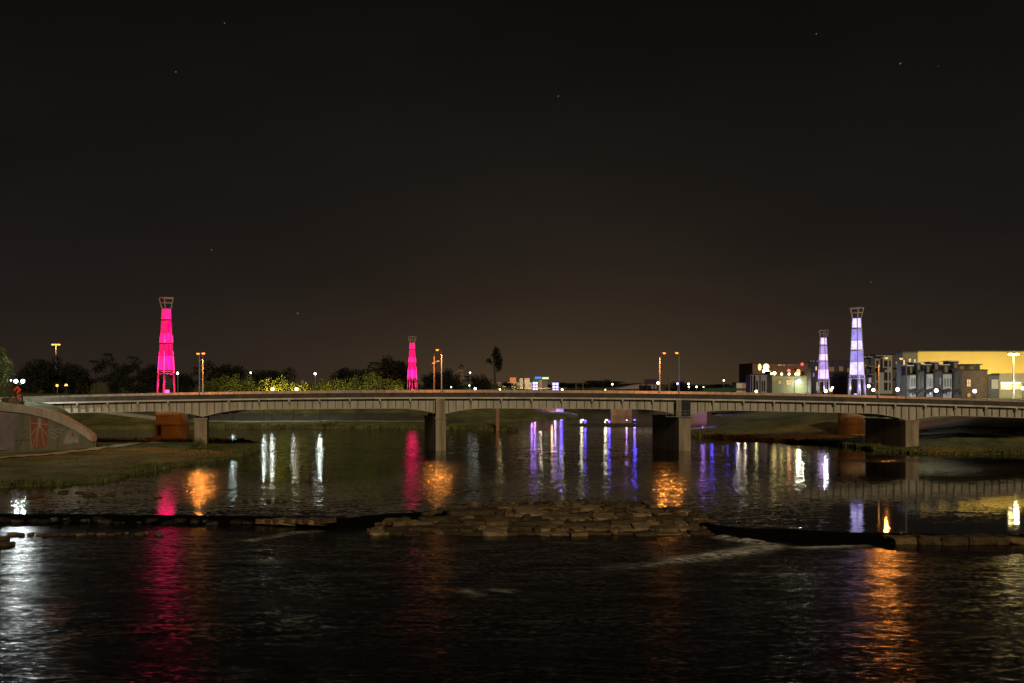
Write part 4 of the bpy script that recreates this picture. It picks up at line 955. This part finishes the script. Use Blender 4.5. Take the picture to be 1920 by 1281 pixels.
# dark utility post with rungs in front of terrace
# ------------------------------------------------------------------ middle distance behind the bridge
D = 430
T = bld('white_store', 'long low cream lit store with a raised square front behind the bridge', 'shop', 934, 998, 718, D, 20, mat('cream render',(.46,.38,.26),.8,.1,.3), roof=WHT)
MB().box(PX(974,D),PX(993,D),D-1,D-.1,7,PZ(709.5,D)).build('front_block', mat('cream render',(.5,.42,.29),.8,.1,.3), T)
MB().box(PX(981,D),PX(984,D),D-1.3,D-1.01,7,PZ(721,D)).build('door', GREENM, T)
b = MB()
for k in range(30): b.box(PX(936+4*k,D),PX(939+4*k,D),D-8,D-7.6,8.5,PZ(728.5,D))
b.box(PX(936,D),PX(1060,D),D-8.4,D-8.01,PZ(728.5,D)+.05,PZ(727.5,D)); tag(b.build('roadside_fence', mat('pale fence',(.4,.35,.27),.8,.2,.5)), 'low pale fence along the road in front of the cream store', 'fence')
for i, px in enumerate((945,965,985,1020)):
    x = PX(px,D-15); t = thing('shop_floodlight', ['floodlight at the left end of the cream store','floodlight under the orange box sign','floodlight before the raised store front','floodlight right of the cream store'][i], 'floodlight', (x,D-15,7.4), 'floodlights of the cream store')
    MB().box(x-.3,x+.3,D-15.3,D-14.7,7.3,8.3).build('housing', DARKM, t); spot('bulb', (x,D-14,9.2), (1,.8,.5), 2600, (0,1,.15), 140, .5, .2, t)
for (px0,px1,y0,y1,col,st,nm,lb,D) in ((956,967.5,708,718,(1,.25,.06),.75,'box_sign','glowing orange box sign on a post above the cream store',450),(1003,1015.5,706.5,710.5,(.16,.3,1),.9,'box_sign','blue lit sign behind the violet window pavilion',455),(1000,1009,710.8,715,(.08,.5,.2),.25,'box_sign','dim green lit sign under the blue sign',452),(1017,1028.5,707.5,711,(.5,1,.35),1.6,'box_sign','bright pale green lit sign right of the blue sign',455)):
    x0,x1 = PX(px0,D),PX(px1,D); t = thing(nm, lb, 'sign', ((x0+x1)/2,D,7))
    MB().box((x0+x1)/2-.2,(x0+x1)/2+.2,D+.1,D+.4,7,PZ(y1,D)).build('post', DARKM, t); MB().box(x0,x1,D-.3,D+.3,PZ(y1,D),PZ(y0,D)).build('sign_face', emit('sign face', col, st), t)
for (a,c,yt,lb,D) in ((998.5,1008.5,716,'left glass pavilion with glowing violet white windows',412),(1035.5,1047.5,717.5,'right glass pavilion with glowing violet white windows',412)):
    T = bld('glass_pavilion', lb, 'building', a-.8, c+.8, yt-.6, D, 5, mat('pavilion violet steel',(.12,.06,.3),.5,0))
    w = (c-a)
    for (y0,y1) in ((yt,yt+5.5),(yt+6.4,yt+11),(yt+11.8,yt+15.5)):
        for k in range(2): window(T, D, a+w*(.5*k+.02), a+w*(.5*k+.48), y0, y1, emit('violet lit glass',(.62,.5,1),3.2), 2, 1)
T = bld('pale_shed', 'pale tan block between blue sign and green sign', 'building', 1010, 1017, 712, 440, 8, mat('tan render',(.42,.32,.24),.9,.1)); lamp('bulb', (PX(1013,430),428,12), (1,.8,.6), 300, .3, T)
T = bld('grey_shed', 'grey block right of the pale tan block', 'building', 1017.5, 1026.5, 714, 441, 8, mat('mauve render',(.2,.17,.17),.9,.1))
def far_lamp(label, px, py, D, col, st, r, z0=7.5):
    x = PX(px,D); z = PZ(py,D); t = thing('far_lamp', label, 'street lamp', (x,D,z0), 'small far street lamps')
    MB().tube([(x,D+.2,z0),(x,D+.2,z)], .08, 5).build('pole', POLE, t); MB().ball((x,D,z), r, 8, 6).build('lens', emit('far lamp lens', col, st), t, True)
YL = (1,.9,.35); GW = (.85,1,.6)
for a in ((937.5,731,255,YL,20,.2,'far lamp at left end of the cream store'),(1054,731,255,YL,24,.22,'yellow far lamp between the two glass pavilions'),(1148,720.5,500,YL,14,.4,'yellow far lamp above the dark treeline right of the pavilions'),(1135,731,255,YL,7,.15,'faint far lamp on the parapet line left of the grey roof'),
          (1291,720,480,GW,14,.4,'upper of two stacked green white lamps right of the caged pier'),(1291.5,725.5,470,GW,14,.33,'lower of two stacked green white lamps right of the caged pier'),(1306,725.5,470,YL,14,.36,'yellow lamp right of the stacked green white pair'),(1319,726,470,GW,9,.25,'small white lamp right of the yellow lamp'),(1357,713.5,480,YL,12,.34,'highest yellow far lamp near the low white block'),
          (1234,718.5,400,(.95,1,.75),9,.55,'oblong white lamp behind the orange curved bridge lamp'),(1270.5,719.5,400,(.55,.4,1),9,.38,'violet lamp behind the thin grey bridge lamp'),(1418,734,300,YL,16,.36,'yellow lamp at the foot of the striped apartments'),
          (333,700,262,(.9,1,.85),12,.3,'white lamp just right of the tall pink tower legs'),(470,699,300,(.95,1,.9),7,.25,'small white lamp above the floodlit trees at left'),(591,701,300,(1,1,.85),14,.32,'white lamp in the gap between the floodlit trees'),
          (881.5,699,320,(.9,1,.9),7,.25,'slanted small lamp right of the church cupola'),(891,729,260,(.9,1,.8),11,.3,'white lamp low behind the bridge right of the church'),(880,723,290,(.9,1,.8),6,.2,'faint lamp low behind the bridge under the church'),(846,726,290,(.9,1,.8),6,.18,'faint lamp low behind the bridge left of the church'),
          (107,723,300,(1,.45,.08),3,.4,'small orange lamp low among the trees under the mast light'),(124,723,300,(1,.5,.1),3.5,.5,'brighter orange lamp low among the trees right of the mast light'),(1561,727,300,(1,.95,.7),9,.3,'small white lamp between violet and lilac towers'),
          (1629,724,290,(1,.9,1),9,.45,'white lamp under the balcony block'),(1611.5,725,300,(1,.8,.85),5,.3,'pinkish lamp between the lilac tower legs'),(1558,731,300,(1,.5,.15),3,.5,'orange lamp right of the violet tower foot'),(1524,717,330,(.95,1,.75),6,.9,'bright lit doorway lamp left of the violet tower'),(1504,683,415,(1,.06,.06),3,.6,'red lamp on the edge of the pinkish block')):
    far_lamp(a[6], *a[:6])
# church cupola
D = 480; x = PX(865,D)
t = thing('church_tower', 'small stone church cupola with pointed roof above the dark trees', 'church tower', (x,D,7))
ST = mat('church stone',(.20,.16,.11),.9,.2,.5); n = 8
def ngon(r, k=8): return [(x+r*math.cos(2*math.pi*(i+.5)/k), D+r*math.sin(2*math.pi*(i+.5)/k)) for i in range(k)]
b = MB(); b.prism(ngon(1.5), 7, PZ(699,D)); b.prism(ngon(1.75), PZ(699,D), PZ(698,D)); 
for q in ngon(1.35): b.tube([(q[0],q[1],PZ(698,D)),(q[0],q[1],PZ(690,D))], .22, 6)
b.prism(ngon(.8), PZ(698,D), PZ(690,D)); b.prism(ngon(1.75), PZ(690,D), PZ(689,D)); b.build('belfry', ST, t)
b = MB(); b.prism(ngon(1.6), PZ(689,D), PZ(686,D), top=ngon(1.0)); b.prism(ngon(1.0), PZ(686,D), PZ(682,D), top=ngon(.12)); b.tube([(x,D,PZ(682,D)),(x,D,PZ(679,D))], .06, 5); b.build('roof', SLATE, t)
MB().box(x-1.0,x+1.0,D-1.9,D-1.8,PZ(697,D),PZ(694,D)).build('lit_opening', emit('church amber light',(1,.5,.15),.12), t)
# tall plain poles and arms
for (px,y0,y1,D,lb) in ((982,674,712,300,'tall grey pole above the cream store'),(1254.5,697,734,420,'thin bare pole between the two bridge lamps over the caged pier'),(1093,706,725,500,'thin mast on the far skyline right of the pavilions'),(1080,692,725,600,'faint lattice mast on the far skyline')):
    x = PX(px,D); tag(MB().tube([(x,D,7),(x,D,PZ(y0,D))], [.28,.18], 8).build('mast', mat('grey green mast',(.16,.15,.10),.7,.1)), lb, 'mast')
x = PX(851,D:=330)
t = thing('arm_lamp', 'curved grey arm lamp in front of the church cupola', 'street lamp', (x,D,7))
MB().tube([(x,D,7),(x,D,PZ(704,D)),(x+.5,D,PZ(700,D)),(x+1.3,D,PZ(696.5,D))], .1, 6).build('pole', POLE, t); MB().ball((x+1.5,D,PZ(696,D)), .3, 8, 6, sq=(1.4,.8,.6)).build('lamp_head', POLE, t)
# grey wedge roof, dark billboard, low blocks
D = 430; t = thing('wedge_roof_hall', 'low hall with a long pale sloping roof left of the caged pier lamps', 'building', (PX(1195,D),D,7))
b = MB(); za = 8.4
b.add([(PX(1152,D),D,za),(PX(1231,D),D,za),(PX(1231,D),D,PZ(721,D)),(PX(1195,D),D,PZ(721,D)),(PX(1152,D),D+14,za),(PX(1231,D),D+14,za),(PX(1231,D),D+14,PZ(721,D)),(PX(1195,D),D+14,PZ(721,D))], [(0,1,2,3),(7,6,5,4),(0,4,5,1),(1,5,6,2),(2,6,7,3),(3,7,4,0)])
b.build('wall', mat('mauve metal roof',(.30,.24,.24),.7,.1,.3), t)
for px in (1200,1211): MB().box(PX(px,D)-.12,PX(px,D)+.12,D-.25,D-.01,7,PZ(720,D)).build('downpipe', DARKM, t)
D = 424; t = thing('billboard', 'dark rectangular billboard back above the sloping roof', 'billboard', (PX(1219,D),D,7))
b = MB(); 
for px in (1213,1227): b.tube([(PX(px,D),D+.5,7),(PX(px,D),D+.5,PZ(714,D))], .2, 6)
b.build('post', DARKM, t); MB().box(PX(1208,D),PX(1231,D),D-.2,D+.2,PZ(720.5,D),PZ(711,D)).build('panel', mat('plum board',(.05,.03,.06),.8,.1), t)
T = bld('low_white_block', 'low white block with a tan right half left of striped apartments', 'building', 1381, 1392, 718.5, 380, 8, mat('white render',(.5,.44,.38),.8,.1)); lamp('bulb', (PX(1386,370),371,11), (1,.85,.65), 420, .3, T)
T = bld('low_tan_block', 'low tan block attached right of the low white block', 'building', 1392.5, 1406, 718.5, 381, 8, mat('tan render',(.42,.26,.16),.8,.2)); lamp('bulb', (PX(1399,370),371,11), (1,.8,.55), 300, .3, T)
D = 370; b = MB()
for k in range(16): b.box(PX(1320+5.4*k,D),PX(1320+5.4*k+4.9,D),D,D+.1,8,PZ(728,D))
tag(b.build('green_fence', mat('green screen fence',(.03,.10,.07),.8,.2)), 'low green screen fence left of the striped apartments', 'fence')

# ------------------------------------------------------------------ the low far bridge with violet lights
D = 332
FB = thing('far_footbridge', 'low far bridge with violet lit pale piers seen under the road bridge', 'bridge', (PX(1100,D),D,0))
MB().box(-60,85,D-1.6,D+9,4.2,5.6).build('deck', CONC, FB); MB().box(-60,85,D+.3,D+.5,5.602,6.4).build('parapet', CONC, FB)
PLK = mat('pale pier', (.42,.34,.33), .9, .2, .5); BRP = mat('brown pier wall', (.30,.18,.10), .9, .2, .5)
def fpier(a, c, m, dy=0, z0=-1.2): MB().box(PX(a,D),PX(c,D),D+.6+dy,D+8,z0,4.199).build('pier', m, FB)
fpier(995,1003,PLK); fpier(1006,1011.5,PLK,.3); fpier(1011.8,1043,BRP,1.2); fpier(1043.3,1057,PLK,.2)
fpier(1147,1185,BRP); fpier(1290,1326,mat('rosy pier',(.34,.2,.17),.9,.2),0)
def under(px, z, col, st, r, w=0, D=331.4, y=None):
    if px > 1300: D = 329.6; z += .65
    else:
        z -= 1.25
        if px in (1142, 1190): D = 333.8
    x = PX(px,D); o = MB().tube([(x,D,4.19),(x,D,z)] if z < 4 else [(x,D+1.2,z-.4),(x,D,z)], .05, 5).build('lamp_bracket', DARKM, FB)
    MB().ball((x,D,z), r, 10, 8).build('globe', emit('under bridge lamp', col, st), o, True)
    if w: spot('bulb', (x, D-.3, z-.4), col, w, (0,.1,-1), 120, .6, .2, FB)
VI = (.52,.22,1); BL = (.12,.07,1); WY = (1,.93,.55)
for (px,z,col,st,r,w) in ((997,4.9,VI,45,.34,700),(1003,4.9,VI,45,.34,0),(1041,5.0,(.72,.45,1),45,.32,700),(1052,4.9,BL,80,.34,900),(1097,4.9,BL,75,.28,500),(1090,5.0,WY,60,.3,0),(1135,5.0,WY,60,.32,300),(1142,4.9,BL,85,.34,200),(1175,4.9,VI,60,.2,0),(1190,4.9,BL,95,.36,900),(1318,4.9,VI,70,.36,500),(1335,4.9,BL,85,.32,400),(1365,4.9,BL,40,.2,0),(1380,4.9,BL,50,.22,0),(945,4.9,BL,26,.24,200)):
    under(px,z,col,st,r,w)
STR = emit('warm lamp strip', (1,.62,.35), 2.5)
b = MB()
for k in range(14): b.box(PX(1003+5.3*k,328),PX(1006.5+5.3*k,328),328,328.3,PZ(777.5,328),PZ(775.6,328))
b.build('lamp_strip', STR, FB); lamp('bulb', (PX(1035,326),326,1.6), (1,.6,.3), 160, .3, FB)
# single slim pillar, and glowing globes imitating bright reflections near the far water
x = PX(933,225)
tag(MB().box(x-.38,x+.38,225,226.2,-.3,6.5).build('pillar', mat('rusty pillar',(.30,.15,.09),.9,.3,1)), 'slim rust coloured pillar standing on the far left spit under the bridge', 'pillar')
for i,(px,py,col) in enumerate(((1053,788,BL),(1092,787.5,WY),(1097.5,789,BL),(1137,787.5,WY),(1142,790,BL),(1175,788,WY),(1190,787.5,BL))):
    D = 262; x = PX(px,D); z = PZ(py,D)
    t = thing('water_glint', 'low %s glint on the gravel bar %s' % (('blue' if col is BL else 'pale yellow'), ('at its left end','left of the middle','just right of its yellow neighbour in the middle','right of the middle','just right of the second bright yellow glint','near the right end','at its right end')[i]), 'lamp', (x,D,.1), 'glowing reflection spots along the gravel bar')
    MB().tube([(x,D,-.3),(x,D,z)], .06, 5).build('post', DARKM, t); MB().ball((x,D,z), .22 if px != 1175 else .12, 10, 6, sq=(1.5,1,.6)).build('globe', emit('water glint glow', col, 9), t, True)

for o in list(S.collection.objects):
    if o.parent is None and o.type == 'EMPTY' and o.get('label') is None: print('UNUSED', o.name)
